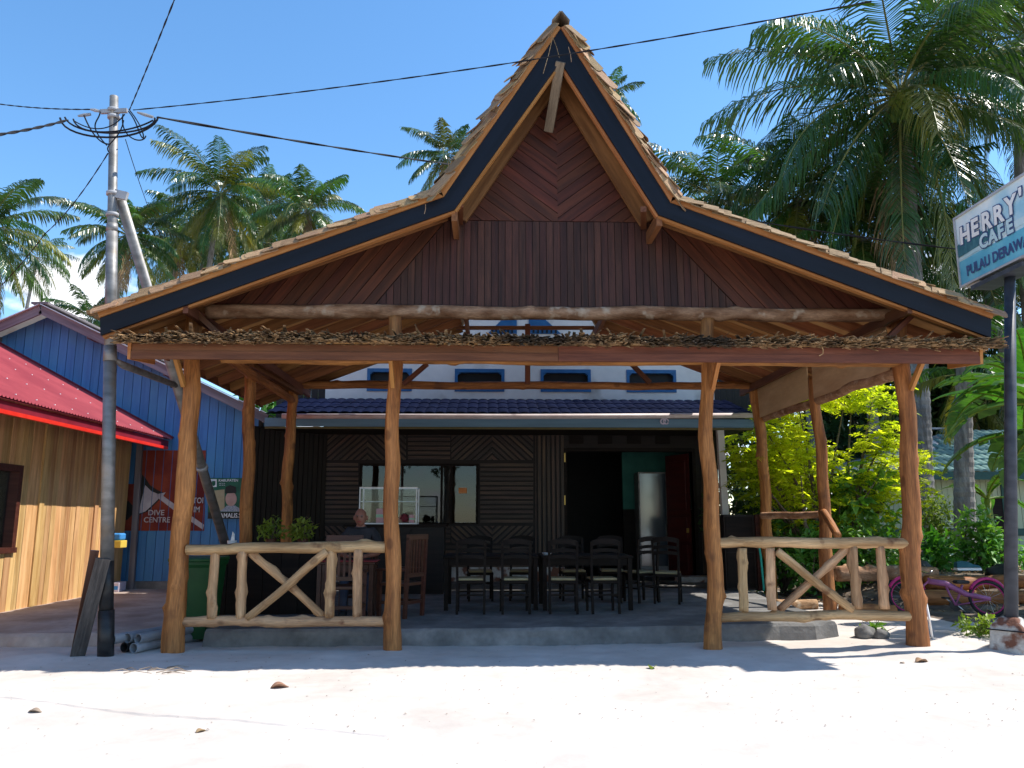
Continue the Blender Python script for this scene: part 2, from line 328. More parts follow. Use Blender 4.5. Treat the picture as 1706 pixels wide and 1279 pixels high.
class MB:
    def __init__(s): s.v, s.f = [], []
    def add(s, vs, fs):
        b = len(s.v); s.v += [tuple(v) for v in vs]; s.f += [tuple(i + b for i in f) for f in fs]; return s
    def box(s, x0, x1, y0, y1, z0, z1):
        return s.add([(x0, y0, z0), (x1, y0, z0), (x1, y1, z0), (x0, y1, z0), (x0, y0, z1), (x1, y0, z1), (x1, y1, z1), (x0, y1, z1)], BOXF)
    def bevbox(s, x0, x1, y0, y1, z0, z1, b=.01):
        vs, fs = [], []
        bm = bmesh.new(); bmesh.ops.create_cube(bm, size=1)
        for v in bm.verts: v.co = Vector(((x0 + x1) / 2 + v.co.x * (x1 - x0), (y0 + y1) / 2 + v.co.y * (y1 - y0), (z0 + z1) / 2 + v.co.z * (z1 - z0)))
        bmesh.ops.bevel(bm, geom=bm.edges[:], offset=b, segments=2, affect='EDGES', profile=.5)
        bm.verts.index_update()
        s.add([v.co for v in bm.verts], [[v.index for v in f.verts] for f in bm.faces]); bm.free(); return s
    def bar(s, p0, p1, w, h, up=(0, 0, 1)):
        p0, p1 = Vector(p0), Vector(p1); x = (p1 - p0).normalized(); up = Vector(up)
        y = up.cross(x)
        if y.length < 1e-4: y = Vector((0, 1, 0)).cross(x)
        y.normalize(); z = x.cross(y)
        a, b = y * (w / 2), z * (h / 2)
        return s.add([p0 - a - b, p1 - a - b, p1 + a - b, p0 + a - b, p0 - a + b, p1 - a + b, p1 + a + b, p0 + a + b], BOXF)
    def tube(s, pts, rad, seg=8, cap=True):
        pts = [Vector(p) for p in pts]; n = len(pts)
        if not hasattr(rad, '__len__'): rad = [rad] * n
        ref = None; rings = []
        for i, p in enumerate(pts):
            t = (pts[min(i + 1, n - 1)] - pts[max(i - 1, 0)]).normalized()
            if ref is None: ref = Vector((0, 0, 1)) if abs(t.z) < .9 else Vector((1, 0, 0))
            a = t.cross(ref).normalized(); b = a.cross(t); ref = b
            rings.append([p + (a * math.cos(2 * math.pi * k / seg) + b * math.sin(2 * math.pi * k / seg)) * rad[i] for k in range(seg)])
        vs = [q for r in rings for q in r]
        fs = [(i * seg + k, i * seg + (k + 1) % seg, (i + 1) * seg + (k + 1) % seg, (i + 1) * seg + k) for i in range(n - 1) for k in range(seg)]
        if cap: fs += [tuple(range(seg - 1, -1, -1)), tuple(range((n - 1) * seg, n * seg))]
        return s.add(vs, fs)
    def lathe(s, prof, seg=16, c=(0, 0, 0)):
        vs = [(c[0] + r * math.cos(2 * math.pi * k / seg), c[1] + r * math.sin(2 * math.pi * k / seg), c[2] + z) for r, z in prof for k in range(seg)]
        n = len(prof)
        fs = [(i * seg + k, i * seg + (k + 1) % seg, (i + 1) * seg + (k + 1) % seg, (i + 1) * seg + k) for i in range(n - 1) for k in range(seg)]
        fs += [tuple(range(seg - 1, -1, -1)), tuple(range((n - 1) * seg, n * seg))]
        return s.add(vs, fs)
    def build(s, name, mat, parent=None, mw=I4, smooth=False): return new(name, s.v, s.f, mat, parent, mw, smooth)
def frame(o, ex, ey):
    ex = Vector(ex).normalized(); ey = Vector(ey); ez = ex.cross(ey).normalized(); ey = ez.cross(ex)
    m = Matrix((ex, ey, ez)).transposed().to_4x4(); m.translation = Vector(o); return m
def prism(poly, t0, t1):
    n = len(poly)
    vs = [(x, y, t0) for x, y in poly] + [(x, y, t1) for x, y in poly]
    fs = [tuple(range(n - 1, -1, -1)), tuple(range(n, 2 * n))] + [(i, (i + 1) % n, n + (i + 1) % n, n + i) for i in range(n)]
    return vs, fs
def ccw(poly):
    a = sum(poly[i][0] * poly[(i + 1) % len(poly)][1] - poly[(i + 1) % len(poly)][0] * poly[i][1] for i in range(len(poly)))
    return poly if a > 0 else poly[::-1]
def clip(poly, a, b, c):                  # keep a*x + b*y <= c
    out = []
    for i in range(len(poly)):
        p, q = poly[i], poly[(i + 1) % len(poly)]
        dp, dq = a * p[0] + b * p[1] - c, a * q[0] + b * q[1] - c
        if dp <= 0: out.append(p)
        if dp * dq < 0:
            t = dp / (dp - dq); out.append((p[0] + t * (q[0] - p[0]), p[1] + t * (q[1] - p[1])))
    return out
def strips(poly, ang, width, gap, rnd=None, jitter=0, start=None):
    """cut a convex polygon into parallel strips along ang; yields polygons in the turned frame"""
    c, s_ = math.cos(ang), math.sin(ang)
    q = ccw([(x * c + y * s_, -x * s_ + y * c) for x, y in poly])
    y0, y1 = min(p[1] for p in q), max(p[1] for p in q)
    y = y0 if start is None else start + math.floor((y0 - start) / width) * width
    while y < y1 - 1e-4:
        w = width * (1 + (rnd.uniform(-jitter, jitter) if rnd else 0))
        r = clip(clip(q, 0, -1, -(y + gap / 2)), 0, 1, y + w - gap / 2)
        if len(r) >= 3 and max(p[1] for p in r) - min(p[1] for p in r) > .004 and max(p[0] for p in r) - min(p[0] for p in r) > .01: yield r
        y += w
def boards(name, poly, ang, width, gap, thick, o, ex, ey, mat, parent, rnd=None, jitter=0, uneven=.003, start=None):
    """each board an object of its own, grain along its local X; poly in the plane (o, ex, ey)"""
    ex, ey = Vector(ex), Vector(ey); res = []
    d = ex * math.cos(ang) + ey * math.sin(ang); e = -ex * math.sin(ang) + ey * math.cos(ang)
    for r in strips(poly, ang, width, gap, rnd, jitter, start):
        cx = sum(p[0] for p in r) / len(r); cy = sum(p[1] for p in r) / len(r)
        mw = frame(Vector(o) + d * cx + e * cy, d, e)
        vs, fs = prism([(x - cx, y - cy) for x, y in r], 0, thick + (rnd.uniform(-uneven, uneven) if rnd else 0))
        res.append(new(name, vs, fs, rnd.choice(mat) if isinstance(mat, list) else mat, parent, mw))
    return res
def plank(name, p0, p1, w, t, mat, parent=None, up=(0, 0, 1), bev=0):
    """a straight board from p0 to p1, width w across, thickness t along up; grain along it"""
    p0, p1 = Vector(p0), Vector(p1); x = p1 - p0; L = x.length; up = Vector(up)
    y = up.cross(x)
    if y.length < 1e-5: y = Vector((0, 1, 0)).cross(x)
    mw = frame(p0, x, y); mb = MB()
    if bev: mb.bevbox(0, L, -w / 2, w / 2, -t / 2, t / 2, bev)
    else: mb.box(0, L, -w / 2, w / 2, -t / 2, t / 2)
    return mb.build(name, mat, parent, mw)
def log(name, p0, p1, r0, r1, mat, parent=None, seed=0, knots=5, bend=.02, seg=16, wob=.07, flare=0):
    """a peeled, knotty trunk; grain along local X"""
    rnd = random.Random(seed); p0, p1 = Vector(p0), Vector(p1); x = p1 - p0; L = x.length
    y = Vector((0, 0, 1)).cross(x)
    if y.length < 1e-3 * L: y = Vector((0, 1, 0)).cross(x)
    mw = frame(p0, x, y)
    n = max(6, int(L / .055)); kn = [(rnd.uniform(.05, .97) * L, rnd.uniform(0, 6.28), rnd.uniform(.15, .42) * (1.5 if r0 < .07 else 1), rnd.uniform(.03, .07)) for _ in range(knots)]
    ph = [rnd.uniform(0, 6.28) for _ in range(6)]; vs = []
    for i in range(n + 1):
        s = L * i / n; t = i / n
        cy = bend * (math.sin(2.2 * s + ph[0]) * .6 + math.sin(4.7 * s + ph[1]) * .35); cz = bend * (math.sin(1.9 * s + ph[2]) * .6 + math.sin(5.3 * s + ph[3]) * .35)
        if L < 2: e = math.sin(math.pi * t); cy *= e; cz *= e
        rr = r0 + (r1 - r0) * t + flare * math.exp(-s / .18) * r0
        for k in range(seg):
            th = 2 * math.pi * k / seg
            q = 1 + wob * (noise.noise(Vector((s * 1.7 + seed * 3.1, math.cos(th) * .8, math.sin(th) * .8))) + .4 * noise.noise(Vector((s * 5 + seed, math.cos(th) * 1.8, math.sin(th) * 1.8))))
            for ks, kt, ka, kw in kn:
                dth = (th - kt + math.pi) % (2 * math.pi) - math.pi
                q += ka * math.exp(-((s - ks) / kw) ** 2 - (dth / .55) ** 2)
            vs.append((s, cy + rr * q * math.cos(th), cz + rr * q * math.sin(th)))
    m = n + 1
    fs = [(i * seg + k, i * seg + (k + 1) % seg, (i + 1) * seg + (k + 1) % seg, (i + 1) * seg + k) for i in range(n) for k in range(seg)]
    fs += [tuple(range(seg - 1, -1, -1)), tuple(range((m - 1) * seg, m * seg))]
    o = new(name, vs, fs, mat, parent, mw, True)
    return o
def text_mesh(name, body, size, mw, mat, parent, off=0.0, ext=.002, align='LEFT', sx=1.0):
    cu = bpy.data.curves.new(name, 'FONT'); cu.body = body; cu.size = size; cu.extrude = ext; cu.offset = off; cu.align_x = align
    cu.resolution_u = 3
    ob = bpy.data.objects.new('tmp_text', cu); col.objects.link(ob)
    me = bpy.data.meshes.new_from_object(ob.evaluated_get(bpy.context.evaluated_depsgraph_get()))
    col.objects.unlink(ob); bpy.data.objects.remove(ob)
    for v in me.vertices: v.co.x *= sx
    me.materials.clear(); me.materials.append(M(mat))
    o = bpy.data.objects.new(name, me)
    return place(o, parent, mw)
def copy_tree(o, parent=None):
    c = o.copy(); col.objects.link(c); inv = o.matrix_parent_inverse.copy()
    c.parent = parent; c.matrix_parent_inverse = inv
    for ch in list(o.children): copy_tree(ch, c)
    return c
def ss(a, b, x):
    t = min(1, max(0, (x - a) / (b - a))); return t * t * (3 - 2 * t)
# ------------------------------------------------------------------ the ground
def ground_h(x, y):
    bed = .42 * ss(5.7, 7.6, x) * ss(12.3, 14.6, y)
    rise = .07 * ss(3.6, 5.4, x) * ss(8.6, 10.2, y)
    near = ss(60, 20, abs(x)) * ss(40, 18, abs(y))
    rough = .022 * noise.noise(Vector((x * .9, y * .9, 0))) + .012 * noise.noise(Vector((x * 3.1, y * 3.1, 4))) + .006 * noise.noise(Vector((x * 9, y * 9, 7)))
    foot = .02 * math.exp(-((y - 9.4) / .35) ** 2) * noise.noise(Vector((x * 2.3, y * 3, 2)))
    return bed + rise + (rough + foot) * near
def graded(a, f0, f1, b, step, far):
    r = []; x = f0
    while x <= f1: r.append(x); x += step
    s = step; x = f1
    while x < b: s *= 1.35; x += s; r.append(min(x, b))
    s = step; x = f0; l = []
    while x > a: s *= 1.35; x -= s; l.append(max(x, a))
    return l[::-1] + r
gx = graded(-600, -7.5, 9, 600, .11, 0); gy = graded(-400, 4.2, 13.5, 900, .11, 0)
gv = [(x, y, ground_h(x, y)) for y in gy for x in gx]
nx = len(gx)
gf = [(j * nx + i, j * nx + i + 1, (j + 1) * nx + i + 1, (j + 1) * nx + i) for j in range(len(gy) - 1) for i in range(nx - 1)]
tag(new('ground', gv, gf, 'sand', smooth=True), kind='structure')
# darker soil of the garden behind and beside the pavilion
sx_ = [5.6 + i * .35 for i in range(26)] + [16, 20, 30, 50, 90]; sy_ = [10.6 + i * .35 for i in range(30)] + [24, 30, 40, 60, 90]
def soil_z(x, y):
    e = min(x - 5.6 - .35 * noise.noise(Vector((0, y * .9, 3))), y - 11.3 - .7 * (1 - ss(5.8, 7.0, x)) * 1.6 - .5 * noise.noise(Vector((x * .8, 0, 5))))
    return ground_h(x, y) + (.012 + .05 * max(0, noise.noise(Vector((x * 1.3, y * 1.3, 9)))) if e > 0 else -.08)
sv = [(x, y, soil_z(x, y)) for y in sy_ for x in sx_]; nx = len(sx_)
tag(new('garden_soil', sv, [(j * nx + i, j * nx + i + 1, (j + 1) * nx + i + 1, (j + 1) * nx + i) for j in range(len(sy_) - 1) for i in range(nx - 1)], 'soil', smooth=True), kind='structure')

def rough_slab(name, outline, z0, z1, mat, seed):
    """concrete platform with a chipped, uneven rim"""
    pts = []
    for i in range(len(outline)):
        a, b = Vector(outline[i]), Vector(outline[(i + 1) % len(outline)]); n = max(1, int((b - a).length / .12))
        for k in range(n): pts.append(a + (b - a) * k / n)
    n = len(pts); c = sum(pts, Vector((0, 0))) / n; rings = []
    for lev, (inset, z) in enumerate([(-.03, z0 - .1), (-.012, z0 + (z1 - z0) * .45), (0, z1 - .035), (.03, z1)]):
        r = []
        for i, p in enumerate(pts):
            t = (pts[(i + 1) % n] - pts[i - 1]).normalized(); nn = Vector((-t.y, t.x))
            k = .022 * noise.noise(Vector((p.x * 2.5 + seed, p.y * 2.5, lev * .9))) + .012 * noise.noise(Vector((p.x * 8, p.y * 8 + seed, lev)))
            q = p + nn * (inset + k)
            r.append((q.x, q.y, z + (.012 * noise.noise(Vector((p.x * 2, p.y * 2, 8))) if lev == 3 else 0)))
        rings.append(r)
    vs = [q for r in rings for q in r]
    fs = [(l * n + i, l * n + (i + 1) % n, (l + 1) * n + (i + 1) % n, (l + 1) * n + i) for l in range(3) for i in range(n)]
    vs.append((c.x, c.y, z1)); fs += [(3 * n + i, 3 * n + (i + 1) % n, 4 * n) for i in range(n)]
    return tag(new(name, vs, fs, mat), kind='structure')
SLAB, TERR = .20, .15
rough_slab('pavilion_floor', [(-3.42, 9.88), (.3, 9.86), (2.6, 10.02), (3.7, 10.22), (4.15, 10.2), (4.5, 10.35), (4.62, 11), (4.75, 13), (4.9, 17.2), (-3.4, 17.2)], 0, SLAB, 'concrete', 1)
rough_slab('terrace', [(-7.4, 10.0), (-5.4, 9.93), (-4.05, 9.98), (-4.0, 13), (-3.45, 13.4), (-3.45, 16.9), (-7.4, 16.9)], 0, TERR, 'terrace', 5)

# ------------------------------------------------------------------ the pavilion
pav = empty('pavilion', (.85, 9.5, 0), 'open timber pavilion with knotty log posts and tall shingled gable roof', 'pavilion')
YB, YW, YBACK = 8.85, 9.56, 15.3
PR = [P(166, 529, YB), P(739, 328, YB), P(934, 47, YB), P(1117, 337, YB), P(1652, 531, YB)]     # roof line, left eave to right eave
PBt = [P(167, 558, YB), P(757, 348, YB), P(934, 101, YB), P(1098, 357, YB), P(1652, 562, YB)]   # lower edge of the barge boards
PR = [Vector((p.x, 0, p.z)) for p in PR]; PBt = [Vector((p.x, 0, p.z)) for p in PBt]
# logs: front posts, middle posts, rear posts
def post(u0, v0, u1, v1, Y, ztop, r0, r1, seed, base_z=None, knots=7, mat='log', flare=.1):
    a, b = P(u0, v0, Y), P(u1, v1, Y); d = (b - a) / (b.z - a.z)
    zb = (ground_h(a.x, a.y) - .06) if base_z is None else base_z - .02
    return log('post', a + d * (zb - a.z), a + d * (ztop - a.z), r0, r1, mat, pav, seed, knots, .034, 20, .15, flare)
post(290, 1080, 321, 605, 9.5, 4.0, .124, .090, 11)
post(652, 1080, 657, 605, 9.5, 4.0, .095, .080, 12)
post(1190, 1075, 1178, 605, 9.5, 4.0, .102, .078, 25)
post(1529, 1060, 1503, 608, 9.5, 4.0, .122, .092, 14)
post(405, 1000, 418, 610, 12.2, 3.75, .095, .085, 15, TERR)
post(1384, 1010, 1358, 640, 12.2, 3.75, .10, .082, 16)
post(474, 980, 487, 640, 14.7, 4.0, .10, .09, 17, TERR)
post(1287, 985, 1264, 700, 14.7, 4.0, .105, .095, 18)
# tie logs
log('tie_log', P(345, 518, 9.5), P(1485, 525, 9.5), .088, .082, 'log_bark', pav, 21, 16, .015, 16, .12)
log('tie_log', (-3.3, 9.5, 3.465), (5.15, 9.5, 3.465), .07, .065, 'log', pav, 22, 12, .012, 14, .12)
log('tie_log', P(494, 641, 14.7), P(1262, 643, 14.7), .078, .07, 'log', pav, 23, 14, .015, 14, .12)
log('tie_log', (-3.62, 9.5, 3.72), (-3.72, 14.75, 3.72), .075, .07, 'log', pav, 24, 7, .01, 12)
log('tie_log', (5.20, 9.6, 3.36), (5.24, 14.7, 3.40), .08, .07, 'log_bark', pav, 26, 9, .02, 14, .12)
# plywood curtain boards between the right-hand posts
def ply(y0, y1, z0, z1, x=5.14):
    new('side_panel', *prism([(y0, z0), (y1, z0), (y1, z1), (y0, z1)], -.009, .009), 'ply_pale', pav, frame((x, 0, 0), (0, 1, 0), (0, 0, 1)))
ply(9.72, 12.08, 3.40, 4.02); ply(12.28, 14.62, 3.42, 4.02)
# roof deck: four slopes
def quad_slab(name, a, b, y0, y1, up0, up1, mat, parent):
    d = (b - a).normalized(); n = Vector((-d.z, 0, d.x))
    if n.z < 0: n = -n
    vs = []
    for y in (y0, y1):
        for p, q in ((a, up0), (b, up0), (b, up1), (a, up1)):
            vs.append((p.x + n.x * q, y, p.z + n.z * q))
    return new(name, vs, [(0, 1, 2, 3), (7, 6, 5, 4), (0, 4, 5, 1), (1, 5, 6, 2), (2, 6, 7, 3), (3, 7, 4, 0)], mat, parent)
roof = empty('roof', (PR[2].x, 9.5, PR[2].z), parent=pav)
for k in range(4):
    a, b = PR[k].copy(), PR[k + 1].copy()
    quad_slab('ceiling_board', a, b, YB + .045, YBACK, .0, .03, 'plywood', roof)
# rafters under the shallow slopes, both sides, and the inner gable rafters
def rafter(a, b, y, dep=.14, w=.055, trim=.02):
    d = (b - a).normalized(); n = Vector((-d.z, 0, d.x)); n = n if n.z > 0 else -n
    p, q = a + d * trim, b - d * trim
    off = n * (-dep / 2 - .004)
    plank('rafter', Vector((p.x + off.x, y, p.z + off.z)), Vector((q.x + off.x, y, q.z + off.z)), w, dep, 'rafter_wood', roof, up=n)
for i in range(11):
    y = 9.22 + i * .585
    rafter(PR[0], PR[1], y); rafter(PR[3], PR[4], y)
for a, b in ((PR[1], PR[2]), (PR[2], PR[3])):
    rafter(a, b, YW - .14, .26, .06, .06)
    rafter(a, b, 11.6, .14); rafter(a, b, 14.6, .14)
for q, sgn in ((PR[1], 1), (PR[3], -1)):
    plank('purlin', (q.x + .13 * sgn, YB + .06, q.z - .20), (q.x + .13 * sgn, YBACK - .1, q.z - .20), .07, .15, 'rafter_wood', roof)
for k, sgn in ((0, 1), (4, -1)):
    d = PR[k]; plank('eave_beam', (d.x + .95 * sgn, YB + .05, d.z + .14), (d.x + .95 * sgn, YBACK - .05, d.z + .14), .06, .13, 'beam_wood', roof)
    plank('eave_board', (d.x + .03 * sgn, YB + .05, d.z - .06), (d.x + .03 * sgn, YBACK, d.z - .06), .03, .12, 'beam_wood', roof)
# barge boards, navy, and the orange edge strip above them
for k in range(4):
    poly = [(PBt[k].x, PBt[k].z), (PBt[k + 1].x, PBt[k + 1].z), (PR[k + 1].x, PR[k + 1].z), (PR[k].x, PR[k].z)]
    a, b = PR[k], PR[k + 1]; d = (b - a).normalized()
    ang = math.atan2(d.z, d.x); c, s_ = math.cos(ang), math.sin(ang)
    loc = ccw([((x - a.x) * c + (z - a.z) * s_, -(x - a.x) * s_ + (z - a.z) * c) for x, z in poly])
    new('barge_board', *prism(loc, 0, .035), 'navy_paint', roof, frame((a.x, YB + .04, a.z), d, (-d.z, 0, d.x)))
    n = Vector((-d.z, 0, d.x)); n = n if n.z > 0 else -n
    p0, p1 = a + n * .036, b + n * .036
    plank('edge_strip', (p0.x, YB + .012, p0.z), (p1.x, YB + .012, p1.z), .06, .068, 'trim_orange', roof, up=n)
    # pale strip under the barge, behind it
    m0, m1 = PBt[k], PBt[k + 1]; n2 = Vector((-(m1 - m0).z, 0, (m1 - m0).x)).normalized(); n2 = n2 if n2.z > 0 else -n2
    m0, m1 = m0 + n2 * .0, m1 + n2 * .0
    plank('soffit_strip', (m0.x, YB + .085, m0.z), (m1.x, YB + .085, m1.z), .07, .05, 'trim_orange', roof, up=n2)
# slanting king strut at the peak
plank('king_strut', P(934, 103, YB - .02), P(914, 219, 9.40), .115, .05, 'weathered', roof, up=(0, -1, .45))
# gable boarding
rb = random.Random(5)
zl = 4.125; O = (0, YW, 0); EX, EZ = (1, 0, 0), (0, 0, 1)
kz = PR[1].z - .02; kl, kr, ap = PR[1], PR[3], PR[2]
def on(a, b, z): t = (z - a.z) / (b.z - a.z); return a.x + t * (b.x - a.x)
xl, xr = on(PR[0], PR[1], zl), on(PR[3], PR[4], zl)
bl, brr = P(622, 515, YW).x, P(1232, 515, YW).x
gable = empty('gable_wall', (ap.x, YW, zl), parent=pav)
zt = 5.30
tl, tr = on(kl, ap, zt) if zt > kl.z else kl.x, on(kr, ap, zt) if zt > kr.z else kr.x
boards('gable_board', [(tl, zt), (ap.x, zt), (ap.x, ap.z)], -R(37), .135, .008, .02, O, EX, EZ, 'plank_red', gable, rb)
boards('gable_board', [(ap.x, zt), (tr, zt), (ap.x, ap.z)], R(37), .135, .008, .02, O, EX, EZ, 'plank_red', gable, rb)
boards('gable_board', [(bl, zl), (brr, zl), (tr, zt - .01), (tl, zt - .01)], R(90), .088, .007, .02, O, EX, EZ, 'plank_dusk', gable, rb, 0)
sl = math.atan2(zt - zl, tl - bl); sr = math.atan2(zl - zt, brr - tr)
boards('gable_board', [(xl, zl), (bl - .02, zl), (tl - .02, zt - .02)], sl, .135, .008, .022, O, EX, EZ, 'plank_red', gable, rb)
boards('gable_board', [(xr, zl), (brr + .02, zl), (tr + .02, zt - .02)], sr, .135, .008, .022, O, EX, EZ, 'plank_red', gable, rb)
new('backing_sheet', *prism([(xl, zl), (xr, zl), (kr.x, kr.z - .01), (ap.x, ap.z - .02), (kl.x, kl.z - .01)], -.02, -.004), 'dark_wall', gable, frame(O, EX, EZ))
# small braces at the kinks and corners
for u, v in ((767, 348), (1072, 356)):
    plank('brace', P(u, v - 8, YB + .08), P(u, v + 22, YW - .03), .07, .07, 'beam_wood', roof)
# front skirt roof: fascia beam, deck, brackets, hip rafters
skirt = empty('skirt_roof', (.85, 9, 3.4), parent=pav)
B0, B1 = P(213, 583.5, YB), P(1637, 594, YB)
zb = (B0.z + B1.z) / 2; bx0, bx1 = B0.x, B1.x; xm = P(930, 590, YB).x
for x0, x1, dy in ((bx0 + .04, xm - .002, 0), (xm + .002, bx1 - .04, -.004)):
    plank('fascia_board', (x0, YB + .02 + dy, zb + .045), (x1, YB + .02 + dy, zb + .045), .09, .035, 'beam_wood', skirt, up=(0, 1, 0))
    plank('fascia_board', (x0, YB + .012 + dy, zb - .046), (x1, YB + .012 + dy, zb - .046), .09, .04, 'beam_wood', skirt, up=(0, 1, 0))
for x in (bx0, bx1): plank('end_board', (x + (.018 if x < 0 else -.018), YB - .01, zb), (x + (.018 if x < 0 else -.018), 9.5, zb + .07), .036, .19, 'trim_orange', skirt)
new('skirt_deck', [(bx0, YB, zb + .10), (bx1, YB, zb + .10), (bx1, 9.62, zb + .20), (bx0, 9.62, zb + .20), (bx0, YB, zb + .12), (bx1, YB, zb + .12), (bx1, 9.62, zb + .22), (bx0, 9.62, zb + .22)], BOXF, 'plywood', skirt)
for u, Y in ((313, 0), (657, 0), (1182, 0), (1508, 0)):
    x = P(u, 620, 9.5).x
    plank('bracket', (x, 9.40, 3.10), (x, 9.06, zb + .02), .045, .07, 'trim_orange', skirt)
for k in range(15):
    x = bx0 + .3 + k * (bx1 - bx0 - .6) / 14
    plank('skirt_rafter', (x, YB + .06, zb + .045), (x, 9.6, zb + .13), .05, .09, 'rafter_wood', skirt)
plank('hip_rafter', P(312, 508, 9.3), P(372, 562, 9.3), .06, .12, 'beam_wood', skirt, up=(0, -1, 0))
plank('hip_rafter', P(1522, 522, 9.3), P(1480, 562, 9.3), .06, .12, 'beam_wood', skirt, up=(0, -1, 0))
plank('brace', P(418, 608, 12.1), P(500, 655, 14.5), .10, .07, 'beam_wood', roof)
plank('brace', P(672, 640, 14.62), P(712, 606, 14.62), .09, .06, 'beam_wood', roof, up=(0, 1, 0))
plank('brace', P(1083, 638, 14.62), P(1052, 606, 14.62), .09, .06, 'beam_wood', roof, up=(0, 1, 0))
plank('rear_strut', P(879, 640, 14.62), P(879, 540, 14.62), .10, .07, 'beam_wood', roof, up=(0, 1, 0))
plank('rear_tie', P(760, 546, 14.7), P(990, 546, 14.7), .07, .05, 'rafter_wood', roof, up=(0, 1, 0))
# shaggy shingle tips of the skirt, far too many and small to pick apart
rs = random.Random(77); mb = MB()
for k in range(7500):
    x = rs.uniform(bx0 - .10, bx1 + .12); layer = rs.random()
    hump = .035 * noise.noise(Vector((x * .55, 3, 1))) + .02 * noise.noise(Vector((x * 2.4, 7, 1)))
    y = YB - .07 + .55 * rs.random() ** 1.8; L = rs.uniform(.09, .2); w = rs.uniform(.025, .06)
    z = zb + .105 + (y - YB) * .12 + rs.uniform(-.01, .085 + hump)
    a = rs.gauss(0, .42 if x < 0 else .5) + (1.05 if x > 1.2 + rs.uniform(-1, 1) and rs.random() < .65 else 0)
    e = rs.gauss(-.10, .16) if rs.random() < .95 else rs.gauss(.1, .3)
    d = Vector((math.sin(a), -math.cos(a), 0)) * math.cos(e) + Vector((0, 0, math.sin(e)))
    sd = Vector((math.cos(a), math.sin(a), rs.gauss(0, .22))).normalized() * (w / 2)
    c = Vector((x, y, z)); t = Vector((0, 0, .006)); tip = c + d * L
    if tip.z < zb + .075: tip.z = zb + .075 + rs.uniform(-.03, .02)
    mb.add([c - sd, c + sd, tip + sd * .7, tip - sd * .5, c - sd + t, c + sd + t, tip + sd * .7 + t, tip - sd * .5 + t], BOXF)
tag(mb.build('bark_thatch', 'flake', skirt), kind='stuff')
# a few loose straws hanging
def straw(pts, r=.004, nm='loose_straw', par=None, mat='shingle'): return MB().tube(pts, r, 5).build(nm, mat, par or skirt)
a = P(1368, 575, YB - .06); straw([a, a + Vector((.02, 0, -.05)), a + Vector((.015, 0, -.10)), a + Vector((-.03, 0, -.125))], .006)
for u, v, u2, v2 in ((921, 60, 905, 122), (921, 62, 932, 96), (947, 78, 952, 103), (748, 262, 745, 285), (709, 340, 707, 356)):
    straw([P(u, v, YB - .05), P((u + u2) / 2 + 1, (v + v2) / 2, YB - .05), P(u2, v2, YB - .06)], .0035)
# main shingles: the rows along the front verge are separate pieces
rsh = random.Random(31)
shp = [mesh_of(*prism([(-.02, -.5), (.9, -.5), (1, -.3), (1.02, .1), (.97, .5), (0, .5)], -.5, .5), 'shingle', name='shingle'),
       mesh_of(*prism([(0, -.5), (1, -.5), (1.03, .0), (.94, .42), (.9, .5), (0, .45)], -.5, .5), 'shingle', name='shingle')]
n_sh = 0
def shingle(p, d, nrm, L, w, t):
    global n_sh
    d = d.normalized(); y = nrm.cross(d)
    mw = frame(p, d, y) @ Matrix.Diagonal((L, w, t, 1))
    o = bpy.data.objects.new('shingle', rsh.choice(shp)); place(o, roof, mw); n_sh += 1
rest = MB()
def shingle_rest(p, d, nrm, L, w, t):
    mw = frame(p, d.normalized(), nrm.cross(d)) @ Matrix.Diagonal((L, w, t, 1))
    rest.add([mw @ Vector(v) for v in [(0, -.5, -.5), (1, -.5, -.5), (1, .5, -.5), (0, .5, -.5), (0, -.5, .5), (1, -.5, .5), (1, .5, .5), (0, .5, .5)]], BOXF)
for k in (0, 1, 2, 3):
    a, b = (PR[k], PR[k + 1]) if k < 2 else (PR[k + 1], PR[k])        # a low, b high
    d = (a - b).normalized(); ln = (b - a).length; n = Vector((-d.z, 0, d.x)); n = n if n.z > 0 else -n
    steep = k in (1, 2); step = .083 if steep else .105
    cnt = int(ln / step)
    for i in range(cnt + 1):
        s = i * step; top = a - d * min(s + .16, ln - .02) + n * .075; top.y = 0
        for row in range(3 if steep else 2):
            L = rsh.uniform(.20, .29) if not steep else rsh.uniform(.26, .44); w = rsh.uniform(.085, .13)
            y = YB - .035 + row * .10 + rsh.uniform(-.02, .02)
            tilt = R(rsh.uniform(36, 66)) if row == 0 else R(rsh.uniform(18, 36)) if row == 1 and steep else R(rsh.uniform(2, 14))           # verge shingles tip towards the front
            nn = (n * math.cos(tilt) + Vector((0, -1, 0)) * math.sin(tilt)).normalized()
            dd = (d + n * rsh.uniform(.02, .14 if not steep else .20) + Vector((0, -1, 0)) * rsh.gauss(0, .07 if not steep else .15)).normalized()
            nn = (nn - dd * nn.dot(dd)).normalized()
            q = Vector((top.x, y, top.z)) + n * (.005 + row * .045) + d * rsh.uniform(-.04, .04)
            (shingle if n_sh < 300 else shingle_rest)(q, dd, nn, L, w, rsh.uniform(.007, .011))
    # courses running back over the roof, seen only as the ragged top line
    for i in range(int(ln / .2) + 1):
        y = YB + .10
        while y < YBACK:
            w = rsh.uniform(.11, .17)
            top = a - d * min(i * .2 + .24, ln)
            dd = (d + n * rsh.uniform(.04, .12)).normalized(); nn = (n - dd * n.dot(dd)).normalized()
            shingle_rest(Vector((top.x, y + w / 2, top.z)) + n * .10, dd, nn, rsh.uniform(.34, .42), w - .006, .014)
            y += w
tag(rest.build('roof_shingles', 'shingle', roof), kind='stuff')
